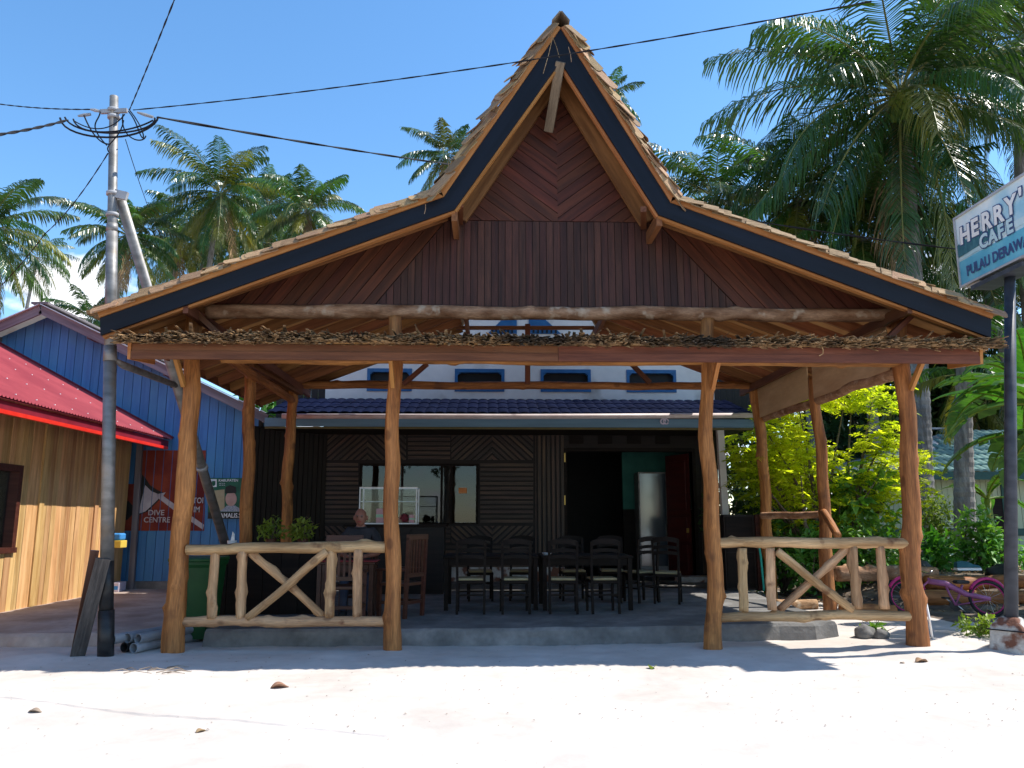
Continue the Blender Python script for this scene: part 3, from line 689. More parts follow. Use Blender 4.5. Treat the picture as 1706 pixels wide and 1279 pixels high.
# ridge cap
for i in range(12):
    y = YB - .06 + i * .55
    plank('ridge_cap', (ap.x - .055, y, ap.z + .135), (ap.x - .055, y + .62, ap.z + .150), .16, .02, 'weathered', roof, up=(-.78, 0, .6))
    plank('ridge_cap', (ap.x + .055, y, ap.z + .135), (ap.x + .055, y + .62, ap.z + .150), .16, .02, 'weathered', roof, up=(.78, 0, .6))
# railings
def railing(top, bot, bal, xs, Y, seed, label):
    r = empty('railing', P(top[0], bot[1], Y), parent=pav); r['label'] = label
    log('top_rail', P(top[0], top[1], Y), P(top[2], top[3], Y), .062, .066, 'log_pale', r, seed, 11, .016, 16, .12)
    log('bottom_rail', P(bot[0], bot[1], Y), P(bot[2], bot[3], Y), .056, .060, 'log_pale', r, seed + 1, 11, .018, 16, .12)
    for i, (u0, u1, v0, v1) in enumerate(bal):
        log('baluster', P(u1, v1, Y), P(u0, v0, Y), .056, .053, 'log_pale', r, seed + 3 + i, 5, .014, 14, .12)
    for i, (u0, v0, u1, v1, dy) in enumerate(xs):
        log('cross_brace', P(u0, v0, Y + dy), P(u1, v1, Y + dy), .05, .045, 'log_pale', r, seed + 20 + i, 5, .016, 14, .12)
railing((312, 914, 642, 912), (302, 1037, 645, 1033), [(359, 353, 918, 1030), (405, 401, 918, 1030), (552, 549, 915, 1028), (597, 595, 915, 1028)],
        [(418, 920, 540, 1028, .05), (545, 918, 412, 1030, -.03)], 9.49, 100, 'knotty log railing with crossed braces on the shaded side')
railing((1190, 905, 1515, 903), (1199, 1028, 1524, 1025), [(1237, 1239, 913, 1018), (1283, 1287, 913, 1016), (1421, 1428, 910, 1014), (1466, 1474, 910, 1014)],
        [(1294, 918, 1420, 1016, -.03), (1412, 912, 1298, 1016, .05)], 9.49, 200, 'knotty log railing half in sunlight near the corner post')
log('side_rail', P(1270, 859, 13.9), P(1368, 857, 12.3), .06, .055, 'log_bark', pav, 300, 4, .01, 12)
log('side_brace', P(1372, 853, 12.1), P(1396, 893, 11.5), .06, .055, 'log', pav, 301, 2, .01, 12)

# ------------------------------------------------------------------ cafe building behind
cafe = empty('cafe_building', (.7, 17.3, SLAB), 'low cafe house with white upper wall, blue window frames and dark slatted front', 'building')
YC = 17.3
cxl, cxr = P(540, 700, YC).x, P(1192, 700, YC).x
zup = 3.9
# upper wall with four openings
wins = [(612, 686), (758, 840), (901, 984), (1044, 1126)]
W = [(P(a, 633, YC).x, P(b, 633, YC).x) for a, b in wins]; wz0, wz1 = P(800, 652, YC).z, P(800, 615, YC).z
mb = MB(); ztop = 5.35; xs = [cxl] + [q for w in W for q in w] + [cxr]
mb.box(cxl, cxr, YC, YC + .15, zup, wz0); mb.box(cxl, cxr, YC, YC + .15, wz1, ztop)
for i in range(0, len(xs), 2): mb.box(xs[i], xs[i + 1], YC, YC + .15, wz0, wz1)
mb.add([(cxl, YC, ztop), (cxr, YC, ztop), ((cxl + cxr) / 2, YC, 7.2), (cxl, YC + .15, ztop), (cxr, YC + .15, ztop), ((cxl + cxr) / 2, YC + .15, 7.2)], [(0, 1, 2), (5, 4, 3), (0, 3, 4, 1), (1, 4, 5, 2), (2, 5, 3, 0)])
mb.box(cxl, cxl + .15, YC + .15, 24, SLAB, ztop); mb.box(cxr - .15, cxr, YC + .15, 24, SLAB, ztop)
mb.build('upper_wall', 'white_wall', cafe)
for x0, x1 in W:
    w = empty('window', ((x0 + x1) / 2, YC, wz0), parent=cafe)
    t = .075; fb = MB(); y0, y1 = YC - .025, YC + .10
    fb.box(x0 - .005, x1 + .005, y0, y1, wz1 - t, wz1 + .005); fb.box(x0 - .005, x1 + .005, y0, y1, wz0 - .005, wz0 + t * .7)
    fb.box(x0 - .005, x0 + t * .8, y0, y1, wz0 + t * .7, wz1 - t); fb.box(x1 - t * .8, x1 + .005, y0, y1, wz0 + t * .7, wz1 - t)
    for s, x in ((1, x0 + t * .8), (-1, x1 - t * .8)):
        fb.add([(x, y0 + .01, wz1 - t), (x + s * .07, y0 + .01, wz1 - t), (x, y0 + .01, wz1 - t - .06), (x, y1, wz1 - t), (x + s * .07, y1, wz1 - t), (x, y1, wz1 - t - .06)], [(0, 1, 2), (5, 4, 3), (1, 4, 5, 2)])
    fb.build('frame', 'frame_blue', w)
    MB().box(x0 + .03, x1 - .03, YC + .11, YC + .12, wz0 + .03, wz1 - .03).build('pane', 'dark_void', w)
# blue triangular louvre in the gable, glimpsed above the skirt
def tri_vent(u0, u1, um, v0, v1):
    g = empty('gable_vent', P(um, v1, YC - .02), parent=cafe)
    a, b, c = P(u0, v1, YC - .02), P(u1, v1, YC - .02), P(um, v0, YC - .02)
    new('vent_panel', *prism([(a.x, a.z), (b.x, b.z), (c.x, c.z)], 0, .02), 'frame_blue', g, frame((0, YC - .003, 0), EX, EZ))
    for k in range(6):
        x = a.x + (b.x - a.x) * (k + 1.2) / 7.4
        MB().box(x - .02, x + .02, YC - .05, YC - .024, a.z + .02, a.z + .17).build('louvre', 'dark_void', g)
tri_vent(812, 861, 861, 508, 556); tri_vent(880, 935, 882, 508, 556)
# lean-to roof of pressed navy sheet
lx0, lx1 = P(442, 690, 15.5).x, P(1254, 690, 15.5).x
ly0, ly1, lz0, lz1 = 15.45, 17.28, P(850, 689, 15.45).z, P(850, 666, 17.28).z
def wave_sheet(x0, x1, y0, y1, z0, z1, pitch, amp, rows, step, nx_per=6):
    n = int((x1 - x0) / pitch * nx_per); vs = []; fs = []
    cols = n + 1; r = 0
    for k in range(rows):
        for e in (0, 1):
            t = (k + e) / rows; y = y0 + (y1 - y0) * t; z = z0 + (z1 - z0) * t + (step if e == 0 else 0) * 1.0
            for i in range(cols):
                ph = 2 * math.pi * i / nx_per
                vs.append((x0 + (x1 - x0) * i / n, y, z + amp * (abs(math.sin(ph / 2)) ** .7)))
        b = k * 2 * cols
        fs += [(b + i, b + i + 1, b + cols + i + 1, b + cols + i) for i in range(n)]
        if k: fs += [(b - cols + i, b - cols + i + 1, b + i + 1, b + i) for i in range(n)]
    return vs, fs
vs, fs = wave_sheet(lx0, lx1, ly0, ly1, lz0, lz1, .21, .024, 3, .015)
lt = new('lean_to_roof', vs, fs, 'navy_roof', cafe)
new('roof_lining', [(lx0, ly0, lz0 - .02), (lx1, ly0, lz0 - .02), (lx1, ly1, lz1 - .02), (lx0, ly1, lz1 - .02)], [(3, 2, 1, 0)], 'dark_wall', cafe)
g0, g1 = P(470, 693, 15.4), P(1256, 692, 15.4)
MB().tube([g0, (g0 + g1) / 2 + Vector((0, 0, -.015)), g1], .052, 14).build('gutter', 'pvc_white', cafe, smooth=True)
fz1, fz0 = P(850, 697, 15.47).z, P(850, 711, 15.47).z
new('fascia', *prism([(lx0, fz0), (lx1, fz0), (lx1, fz1), (lx0, fz1)], 0, .025), 'fascia_blue', cafe, frame((0, 15.5, 0), EX, EZ))
MB().box(lx0, lx1, 15.5, 15.53, fz0 - .045, fz0 - .004).build('edge_trim', 'olive_trim', cafe)
new('porch_ceiling', [(lx0, 15.5, fz0 - .02), (lx1, 15.5, fz0 - .02), (lx1, YC, fz0 + .03), (lx0, YC, fz0 + .03)], [(3, 2, 1, 0)], 'dark_wall', cafe)
for dx in (-.028, .03):
    c = P(1107, 702, 15.44) + Vector((dx, 0, 0)); pts = [c + Vector((.05 * math.cos(t / 14 * 2 * math.pi), 0, .05 * math.sin(t / 14 * 2 * math.pi))) for t in range(14)]
    MB().tube(pts, .016, 6).build('wall_fitting', 'carton', cafe)
# lower slatted wall: backing with window and door openings, slats on top
zF = fz0 + .02
def XZ(u, v): q = P(u, v, YC); return q.x, q.z
dx0, dz1 = XZ(944, 752); dx1, _ = XZ(1152, 752)
wx0, wv1 = XZ(600, 772); wx1, wv0 = XZ(797, 873)
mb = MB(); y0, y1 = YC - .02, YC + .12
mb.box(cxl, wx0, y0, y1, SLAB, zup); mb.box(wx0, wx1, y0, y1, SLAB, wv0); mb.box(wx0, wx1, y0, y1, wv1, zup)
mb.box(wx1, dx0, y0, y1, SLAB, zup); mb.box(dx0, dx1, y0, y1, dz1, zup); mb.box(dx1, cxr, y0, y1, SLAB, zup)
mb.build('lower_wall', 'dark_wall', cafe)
sl_ = empty('slat_panel', (0, YC, SLAB), parent=cafe); rb2 = random.Random(9)
OS = (0, YC - .021, 0)
def slat(poly_uv, ang):
    boards('slat', [XZ(*p) for p in poly_uv], R(ang), .102, .042, .022, OS, EX, EZ, 'bamboo', sl_, rb2, 0, .002)
slat([(542, 714), (612, 714), (612, 766), (542, 766)], 42); slat([(612, 714), (676, 714), (676, 766), (612, 766)], -42)
slat([(680, 714), (750, 714), (750, 766), (680, 766)], 0)
slat([(752, 714), (820, 714), (820, 766), (752, 766)], 42); slat([(820, 714), (888, 714), (888, 766), (820, 766)], -42)
slat([(542, 769), (597, 769), (597, 872), (542, 872)], 0); slat([(800, 769), (888, 769), (888, 872), (800, 872)], 0)
slat([(542, 876), (612, 876), (612, 905), (542, 905)], -42); slat([(612, 876), (680, 876), (680, 905), (612, 905)], 42)
slat([(752, 876), (820, 876), (820, 905), (752, 905)], -42); slat([(820, 876), (888, 876), (888, 905), (820, 905)], 42)
slat([(682, 876), (750, 876), (750, 905), (682, 905)], 0)
slat([(542, 908), (888, 908), (888, 955), (542, 955)], 0)
slat([(892, 725), (940, 725), (940, 955), (892, 955)], 90); slat([(1168, 716), (1190, 716), (1190, 955), (1168, 955)], 90)
# front window: two sliding sashes, shelves behind
wnd = empty('window', ((wx0 + wx1) / 2, YC, wv0), parent=cafe)
fb = MB(); t = .05
for a, b, c, d in ((wx0, wx1, wv1 - t, wv1), (wx0, wx1, wv0, wv0 + t * .6)): fb.box(a, b, YC - .03, YC + .06, c, d)
for u in (601, 670, 736, 752, 795): x = XZ(u, 800)[0]; fb.box(x - .025, x + .025, YC - .025, YC + .05, wv0 + t * .6, wv1 - t)
fb.build('frame', 'dark_wood', wnd)
MB().box(wx0 + .02, wx1 - .02, YC + .01, YC + .016, wv0 + .02, wv1 - .02).build('pane', 'window_glass', wnd)
o = P(771, 817, YC - .005); MB().box(o.x - .09, o.x + .09, YC - .005, YC - .001, o.z - .06, o.z + .06).build('sticker', 'orange_card', wnd)
# room inside
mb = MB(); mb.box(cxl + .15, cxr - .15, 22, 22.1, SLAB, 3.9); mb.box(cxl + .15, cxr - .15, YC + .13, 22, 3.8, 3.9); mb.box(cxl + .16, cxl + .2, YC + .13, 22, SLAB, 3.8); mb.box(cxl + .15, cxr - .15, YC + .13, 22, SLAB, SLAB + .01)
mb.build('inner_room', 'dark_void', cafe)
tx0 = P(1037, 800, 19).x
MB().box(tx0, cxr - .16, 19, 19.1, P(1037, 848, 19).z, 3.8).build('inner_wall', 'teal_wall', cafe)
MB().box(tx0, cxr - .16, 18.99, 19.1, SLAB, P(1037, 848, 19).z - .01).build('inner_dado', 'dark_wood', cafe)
# door frame, open red leaf
df = MB(); df.box(dx0 - .07, dx0, YC - .04, YC + .14, SLAB, dz1 + .07); df.box(dx1, dx1 + .07, YC - .04, YC + .14, SLAB, dz1 + .07); df.box(dx0, dx1, YC - .04, YC + .14, dz1, dz1 + .08)
df.build('door_frame', 'dark_wood', cafe)
for k in range(4):
    a = P(960 + k * 48, 732, YC - .03); MB().box(a.x - .16, a.x + .16, YC - .04, YC - .022, a.z - .10, a.z + .10).build('transom_panel', 'dark_wood', cafe)
def leaf_door(p, ang, w, h, lab):
    d = empty('door', p, parent=cafe); d['label'] = lab
    mw = Matrix.Translation(p) @ Matrix.Rotation(ang, 4, 'Z')
    MB().box(0, w, -.02, .02, 0, h).build('door_leaf', 'red_door', d, mw)
    for z0, z1 in ((.15, .75), (.9, 1.35), (1.5, h - .15)):
        MB().bevbox(.1, w - .1, -.035, .035, z0, z1, .012).build('door_panel', 'red_door', d, mw)
    MB().box(.05, .09, -.06, .06, 1.02, 1.12).build('handle', 'brass', d, mw)
leaf_door(P(1148, 800, YC + .10).xyz * Vector((1, 1, 0)) + Vector((0, 0, SLAB)), R(112), .86, dz1 - SLAB - .03, 'dark red panelled door standing open')
for v in (762, 833): q = P(941, v, YC - .05); MB().box(q.x - .015, q.x + .015, YC - .06, YC - .041, q.z - .10, q.z + .10).build('hinge', 'brass', cafe)
# plinth, step, end post and end blocks
MB().box(cxl, dx0 - .08, YC - .10, YC - .03, SLAB, P(700, 945, YC - .1).z).build('plinth', 'block_concrete', cafe)
q = P(1160, 950, YC - .6); MB().bevbox(dx1 - .5, cxr + .05, YC - .5, YC - .1, SLAB, SLAB + .12, .012).build('door_step', 'block_concrete', cafe)
pt, pb = P(1199, 712, 15.6), P(1213, 945, 15.6)
MB().bar(pb, pt, .13, .13, (0, 1, 0)).build('porch_post', 'white_wall', cafe)
MB().bevbox(pb.x - .16, pb.x + .30, 15.4, 15.85, SLAB, P(1210, 940, 15.5).z, .015).build('post_block', 'block_concrete', cafe)
new('side_awning', [P(1200, 712, 15.6), P(1255, 712, 15.6), P(1262, 705, 17.2), P(1200, 705, 17.2), P(1200, 728, 17.2)], [(0, 1, 2, 3), (0, 3, 4)], 'dark_wall', cafe)

for a, b in ((-4.75, cxl - .004), (cxr + .004, 6.0)):  # dark boards added in both gaps, standing in for shade under the roof
    boards('shade_infill', [(a, 3.55), (b, 3.55), (b, 5.6), (a, 5.6)], R(90), .16, .006, .02, (0, YC + .05, 0), EX, EZ, 'dark_wall', cafe, rb2)
# dark board fence joining the cafe to the blue house
fen = empty('board_fence', (-4.2, 16.8, TERR), 'dark vertical board wall between blue house and slatted cafe front', 'fence')
fa, fb_ = Vector((-4.86, 16.05, TERR)), Vector((cxl + .10, YC - .05, TERR)); ex = (fb_ - fa)
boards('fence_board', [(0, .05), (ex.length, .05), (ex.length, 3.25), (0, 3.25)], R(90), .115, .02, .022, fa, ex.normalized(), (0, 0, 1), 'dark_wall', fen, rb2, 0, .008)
new('fence_backing', *prism([(0, 0), (ex.length, 0), (ex.length, 3.25), (0, 3.25)], -.03, -.004), 'dark_void', fen, frame(fa, ex.normalized(), (0, 0, 1)))
# ------------------------------------------------------------------ blue board house with mural
YH = 16.2
blue = empty('blue_house', (-7.5, YH, TERR), 'blue painted board house with dive mural on its gable end', 'house')
apx = P(88, 518, YH); rx = P(445, 690, YH); lxp = Vector((2 * apx.x - rx.x, YH, rx.z))
wr = P(427, 800, YH).x; slp = (apx.z - rx.z) / (rx.x - apx.x)
wl_, zb0 = 2 * apx.x - wr, .30
rz = lambda x: apx.z - abs(x - apx.x) * slp - .10
rb3 = random.Random(3)
wall_poly = [(wl_, zb0), (wr, zb0), (wr, rz(wr)), (apx.x, rz(apx.x)), (wl_, rz(wl_))]
boards('wall_board', wall_poly, R(90), .175, .010, .02, (0, YH, 0), EX, EZ, 'blue_board', blue, rb3, .06, .004)
new('wall_backing', *prism(wall_poly, -.04, -.003), 'mural_black', blue, frame((0, YH, 0), EX, EZ))
MB().box(wl_, wr, YH - .05, YH + .1, TERR - .05, zb0 - .005).build('plinth', 'concrete', blue)
MB().box(wr - .012, wr + .05, YH - .03, YH + .1, TERR, rz(wr)).build('corner_trim', 'mural_black', blue)
MB().box(wl_, wl_ + .1, YH + .12, 24, TERR, rz(wl_)).build('side_wall', 'blue_board', blue); MB().box(wr - .1, wr, YH + .12, 24, TERR, rz(wr)).build('side_wall', 'blue_board', blue)
for sg in (-1, 1):
    e = Vector((apx.x + sg * (rx.x - apx.x + .12), 0, rx.z - .06)); a = Vector((apx.x, 0, apx.z))
    d = (e - a).normalized(); nrm = Vector((-d.z, 0, d.x)) * (1 if sg > 0 else -1)
    plank('barge_board', (a.x, YH - .42, a.z - .09), (e.x, YH - .42, e.z - .09), .04, .17, 'purple_wood', blue, up=nrm)
    quad_slab('roof_sheet', Vector((a.x, 0, a.z)), Vector((e.x, 0, e.z)), YH - .5, 24, .012, .03, 'zinc', blue)
    plank('rafter_end', (a.x + sg * 1.0, YH - .4, a.z - 1.0 * slp - .16), (a.x + sg * 1.0, YH - .005, a.z - 1.0 * slp - .16), .07, .09, 'purple_wood', blue)
    plank('rafter_end', (a.x + sg * 2.6, YH - .4, a.z - 2.6 * slp - .16), (a.x + sg * 2.6, YH - .005, a.z - 2.6 * slp - .16), .07, .09, 'purple_wood', blue)
plank('ridge_cap', (apx.x, YH - .5, apx.z + .04), (apx.x, 24, apx.z + .04), .34, .04, 'purple_wood', blue)
plank('eave_gutter', P(438, 700, YH - .3), P(495, 703, 15.9), .10, .08, 'zinc', blue)
# mural: painted sheets cut along the boards, a few mm proud
def mural(name, uv, mat, lift):
    pts = [P(u, v, YH - .03) for u, v in uv]; mb = MB()
    poly = ccw([(p.x, p.z) for p in pts])
    for x0 in [wl_ + .175 * k for k in range(60)]:
        r = clip(clip(poly, -1, 0, -(x0 + .006)), 1, 0, x0 + .169)
        if len(r) >= 3:
            vs, fs = prism(r, lift, lift + .002); mb.add([(x, YH - .026 - z, y) for x, y, z in vs], fs)
    return mb.build(name, mat, blue)
mural('mural_field', [(232, 750), (343, 750), (340, 884), (206, 884), (206, 806), (232, 806)], 'mural_red', 0)
mural('mural_disc', [(233, 786), (243, 797), (250, 808), (262, 816), (276, 822), (262, 836), (246, 852), (231, 858)], 'mural_black', .003)
mural('mural_ring', [(206, 836), (214, 834), (221, 842), (220, 858), (212, 866), (206, 866)], 'mural_black', .003)
mural('mural_fish', [(242, 808), (252, 818), (264, 823), (264, 831), (252, 843), (242, 852), (230, 856)], 'mural_white', .006)
mural('mural_fish', [(262, 823), (276, 820), (272, 826), (290, 839), (340, 874), (338, 882), (290, 850), (264, 830)], 'mural_white', .006)
mT = lambda u, v: frame(P(u, v, YH - .045), EX, EZ)
text_mesh('mural_lettering', 'DIVE', .15, mT(246, 858), 'mural_white', blue, .002, .001, sx=1.05)
text_mesh('mural_lettering', 'CENTRE', .15, mT(239, 870), 'mural_white', blue, .002, .001, sx=.95)
text_mesh('mural_lettering', 'TOI', .16, mT(321, 838), 'mural_white', blue, .003, .001, sx=.8)
text_mesh('mural_lettering', 'IM', .16, mT(322, 853), 'mural_white', blue, .003, .001, sx=.8)
# side door frame and shadowed doorway near the mural
d0, d1 = P(212, 806, YH - .1), P(221, 966, YH - .1)
plank('door_post', (d1.x - .02, YH - .09, TERR), (d1.x - .08, YH - .09, 3.2), .11, .07, 'purple_wood', blue, up=(0, 1, 0))
# poster
pos = empty('poster', P(373, 865, YH - .06), 'portrait poster with green header on blue board wall beside log post', 'poster')
def pz(name, uv, mat, lift):
    p = [P(u, v, YH - .06) for u, v in uv]; new(name, *prism(ccw([(q.x, q.z) for q in p]), lift, lift + .002), mat, pos, frame((0, YH - .055, 0), EX, EZ))
pz('sheet', [(348, 796), (415, 796), (413, 864), (346, 864)], 'poster_green', 0)
pz('tan_patch', [(356, 817), (374, 815), (374, 849), (366, 851)], 'poster_tan', .003)
pz('emblem', [(351, 798), (361, 798), (361, 811), (351, 811)], 'print_white', .003)
pz('emblem_shield', [(353, 801), (359, 801), (359, 807), (356, 810), (353, 807)], 'poster_green', .006)
arc = lambda cu, cv, ru, rv, a0=0, a1=360, n=18: [(cu + ru * math.cos(R(a0 + (a1 - a0) * k / n)), cv + rv * math.sin(R(a0 + (a1 - a0) * k / n))) for k in range(n)]
pz('shirt', [(366, 852), (374, 846), (378, 842), (392, 842), (398, 846), (402, 852)], 'poster_shirt', .006)
pz('face', arc(385, 831, 9.5, 12), 'poster_skin', .009)
pz('cap', [(375, 822), (376, 811), (384, 808), (393, 811), (394, 821)], 'poster_black', .012)
pz('caption_band', [(347, 853), (413, 853), (413, 864), (346, 864)], 'poster_black', .012)
pT = lambda u, v: frame(P(u, v, YH - .075), EX, EZ)
text_mesh('lettering', 'SAMALIS.SE', .125, pT(362, 862), 'print_white', pos, .002, .001, sx=.85)
text_mesh('lettering', 'KABUPATEN', .07, pT(364, 802), 'print_white', pos, .001, .001)
for v in (806, 809): text_mesh('lettering', 'iiiiii iii iiii', .035, pT(365, v), 'print_white', pos, 0, .001)

# ------------------------------------------------------------------ timber house with red roof
red = empty('timber_house', (-8.4, 13, TERR), 'plank-walled timber house with red corrugated metal roof', 'house')
XW = -7.26; yA, yZ = 7.0, 16.0
YE = lambda u: XW * 1 and None
wy1 = 12.30; wy0 = 10.7; wz_0, wz_1 = 1.06, 2.28
OX = (XW, 0, 0); EYv = (0, 1, 0)
rw = random.Random(17)
for poly in ([(yA, TERR - .02), (wy0, TERR - .02), (wy0, 3.35), (yA, 3.35)], [(wy0, TERR - .02), (wy1, TERR - .02), (wy1, wz_0), (wy0, wz_0)],
             [(wy0, wz_1), (wy1, wz_1), (wy1, 3.35), (wy0, 3.35)], [(wy1, TERR - .02), (yZ, TERR - .02), (yZ, 3.35), (wy1, 3.35)]):
    boards('wall_plank', poly, R(90), .155, .005, .02, OX, EYv, EZ, 'wall_orange', red, rw, .35, .005)
    new('wall_backing', *prism(poly, -.05, -.003), 'beam_wood', red, frame(OX, EYv, EZ))
for y in (12.95, 14.75): plank('wall_batten', (XW + .03, y, TERR), (XW + .03, y, 3.3), .14, .03, 'wall_orange', red, up=(1, 0, 0))
w = empty('window', (XW, (wy0 + wy1) / 2, wz_0), parent=red); fb = MB()
fb.box(XW - .12, XW + .05, wy0 - .04, wy1 + .05, wz_1 - .05, wz_1 + .05); fb.box(XW - .12, XW + .07, wy0 - .04, wy1 + .06, wz_0 - .05, wz_0 + .03)
fb.box(XW - .12, XW + .05, wy1 - .05, wy1 + .05, wz_0 + .03, wz_1 - .05); fb.box(XW - .12, XW + .05, wy0 - .04, wy0 + .04, wz_0 + .03, wz_1 - .05)
fb.build('frame', 'chair_brown', w)
MB().box(XW - .10, XW - .09, wy0, wy1, wz_0, wz_1).build('pane', 'window_glass', w)
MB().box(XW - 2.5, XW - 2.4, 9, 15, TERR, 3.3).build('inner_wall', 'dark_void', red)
MB().box(XW - 3.5, XW - .02, yZ - .02, yZ + .04, TERR, 3.4).build('end_wall', 'wall_orange', red)
# corrugated roof
exr, ezr, rxl = P(285, 731, 16.0).x, P(285, 731, 16.0).z, -11.6
kr_ = (P(0, 575, 16.0).z - ezr) / (exr - P(0, 575, 16.0).x)
vs, fs = [], []; pitch = .085; ny = int((16.05 - 6.5) / pitch * 4)
for i in range(ny + 1):
    y = 6.5 + (16.05 - 6.5) * i / ny; b = .013 * math.cos(2 * math.pi * i / 4) + .006 * math.cos(2 * math.pi * i / 4 * 2)
    for j in range(2):
        x = exr if j == 0 else rxl; vs.append((x, y, ezr + (exr - x) * kr_ + b))
fs = [(2 * i, 2 * i + 2, 2 * i + 3, 2 * i + 1) for i in range(ny)]
new('roof_sheet', vs, fs, 'red_metal', red)
new('roof_underlay', [(exr, 6.5, ezr - .03), (rxl, 6.5, ezr + (exr - rxl) * kr_ - .03), (rxl, 16.05, ezr + (exr - rxl) * kr_ - .03), (exr, 16.05, ezr - .03)], [(0, 1, 2, 3)], 'maroon', red)
rn = random.Random(8); mb = MB()
for y in [6.9 + .51 * k for k in range(18)]:
    for x in (exr - .18, exr - .95, exr - 1.75, exr - 2.5):
        yy = y + rn.uniform(-.03, .03); z = ezr + (exr - x) * kr_ + .018
        mb.box(x - .008, x + .008, yy - .008, yy + .008, z - .006, z + .008)
tag(mb.build('roof_screws', 'print_white', red), kind='stuff')
plank('fascia', (exr - .06, 6.5, ezr - .115), (exr - .06, 16.0, ezr - .115), .03, .15, 'maroon', red)
plank('gutter', (exr - .02, 6.5, ezr - .20), (exr - .02, 15.85, ezr - .20), .07, .055, 'red_paint', red)
plank('verge_flashing', (exr, 16.08, ezr + .03), (rxl, 16.08, ezr + (exr - rxl) * kr_ + .03), .06, .05, 'maroon', red)
# box and tubs on the terrace by that wall
def carton(u, v, lab):
    q = G(u, v, TERR); b = empty('carton', q, lab, 'carton', 'cartons on the terrace')
    MB().bevbox(q.x - .09, q.x + .09, q.y - .09, q.y + .09, TERR, TERR + .17, .006).build('box_body', 'carton', b)
    MB().box(q.x - .07, q.x + .07, q.y - .094, q.y - .0905, TERR + .04, TERR + .11).build('printed_label', 'blue_plastic', b)
carton(198, 984, 'small pale carton on the terrace, at the grey pole'); carton(193, 985.5, 'small pale carton half hidden behind the grey pole')
hb = P(196, 906, 15.3); hb.x = XW + .2
sh = empty('wall_caddy', hb, 'blue and yellow plastic caddy fixed to the timber house wall', 'caddy')
MB().bevbox(XW + .03, XW + .32, hb.y - .12, hb.y + .12, hb.z + .07, hb.z + .20, .03).build('lid', 'blue_plastic', sh)
MB().bevbox(XW + .03, XW + .34, hb.y - .13, hb.y + .13, hb.z - .07, hb.z + .065, .01).build('tub', 'yellow_plastic', sh)

# ------------------------------------------------------------------ utility pole with brace
pb_, pt_ = G(176, 1093, 0.0), P(190, 163, 9.1); pd = (pt_ - pb_) / (pt_.z - pb_.z)
pole = empty('utility_pole', pb_, 'grey steel utility pole with black painted foot, looped cables at its top', 'utility pole')
PZ = lambda v: P(182, v, 9.12).z
def psec(name, z0, z1, r0, r1, mat):
    return MB().tube([pb_ + pd * (z0 - pb_.z), pb_ + pd * (z1 - pb_.z)], [r0, r1], 18).build(name, mat, pole, smooth=False)
def shade_smooth(o):
    for p in o.data.polygons: p.use_smooth = len(p.vertices) == 4
for a in (('pole_section', PZ(585), PZ(162), .058, .050, 'steel'), ('pole_section', PZ(935), PZ(585) + .02, .073, .070, 'steel'), ('painted_foot', PZ(1018), PZ(935), .075, .074, 'black_paint'),
          ('foot_sleeve', -.1, PZ(1018), .087, .086, 'black_paint'), ('collar', PZ(600), PZ(575), .077, .070, 'steel'), ('collar', PZ(385), PZ(372), .066, .064, 'steel'), ('collar', PZ(580), PZ(380), .066, .064, 'steel')):
    shade_smooth(psec(*a))
for v in (322, 357, 185, 196): shade_smooth(psec('clamp_ring', PZ(v) - .02, PZ(v) + .02, .072, .072, 'clamp_grey'))
b0, b1 = P(200, 330, 9.2), Vector((P(375, 905, 13.3).x, 14.25, .12))
b_mid = P(375, 905, 13.3); bdir = (b_mid - b0).normalized(); b_end = b0 + bdir * ((.12 - b0.z) / bdir.z)
shade_smooth(MB().tube([b0, b_end], [.062, .078], 16).build('brace_pipe', 'steel', pole))
bq = b0 + bdir * (b_mid - b0).length * .72
shade_smooth(MB().tube([bq, bq + bdir * .06], .088, 16).build('brace_collar', 'clamp_grey', pole))
MB().bar(P(190, 322, 9.12), P(212, 327, 9.12), .05, .10).build('brace_clamp', 'clamp_grey', pole)
tt = b0 + bdir * ((P(283, 640, 11).z - b0.z) / bdir.z)
shade_smooth(MB().tube([P(190, 598, 9.15), P(205, 608, 9.4), tt], [.02, .045, .04], 10).build('strut_pipe', 'steel', pole))
MB().tube([tt + Vector((-.09, 0, .02)), tt + Vector((.09, 0, .02))], .05, 8).build('strut_clamp', 'black_paint', pole)
# cable hardware
for u0, v0, u1, v1, nm in ((130, 193, 151, 190, 'anchor_clamp'), (229, 187, 255, 195, 'anchor_clamp'), (151, 182, 166, 185, 'anchor_clamp')):
    MB().tube([P(u0, v0, 9.05), P((u0 + u1) / 2, (v0 + v1) / 2, 9.05), P(u1, v1, 9.05)], [.012, .022, .018], 8).build(nm, 'clamp_grey', pole)
MB().bar(P(168, 186, 9.08), P(212, 184, 9.08), .04, .05).build('cross_bracket', 'clamp_grey', pole)
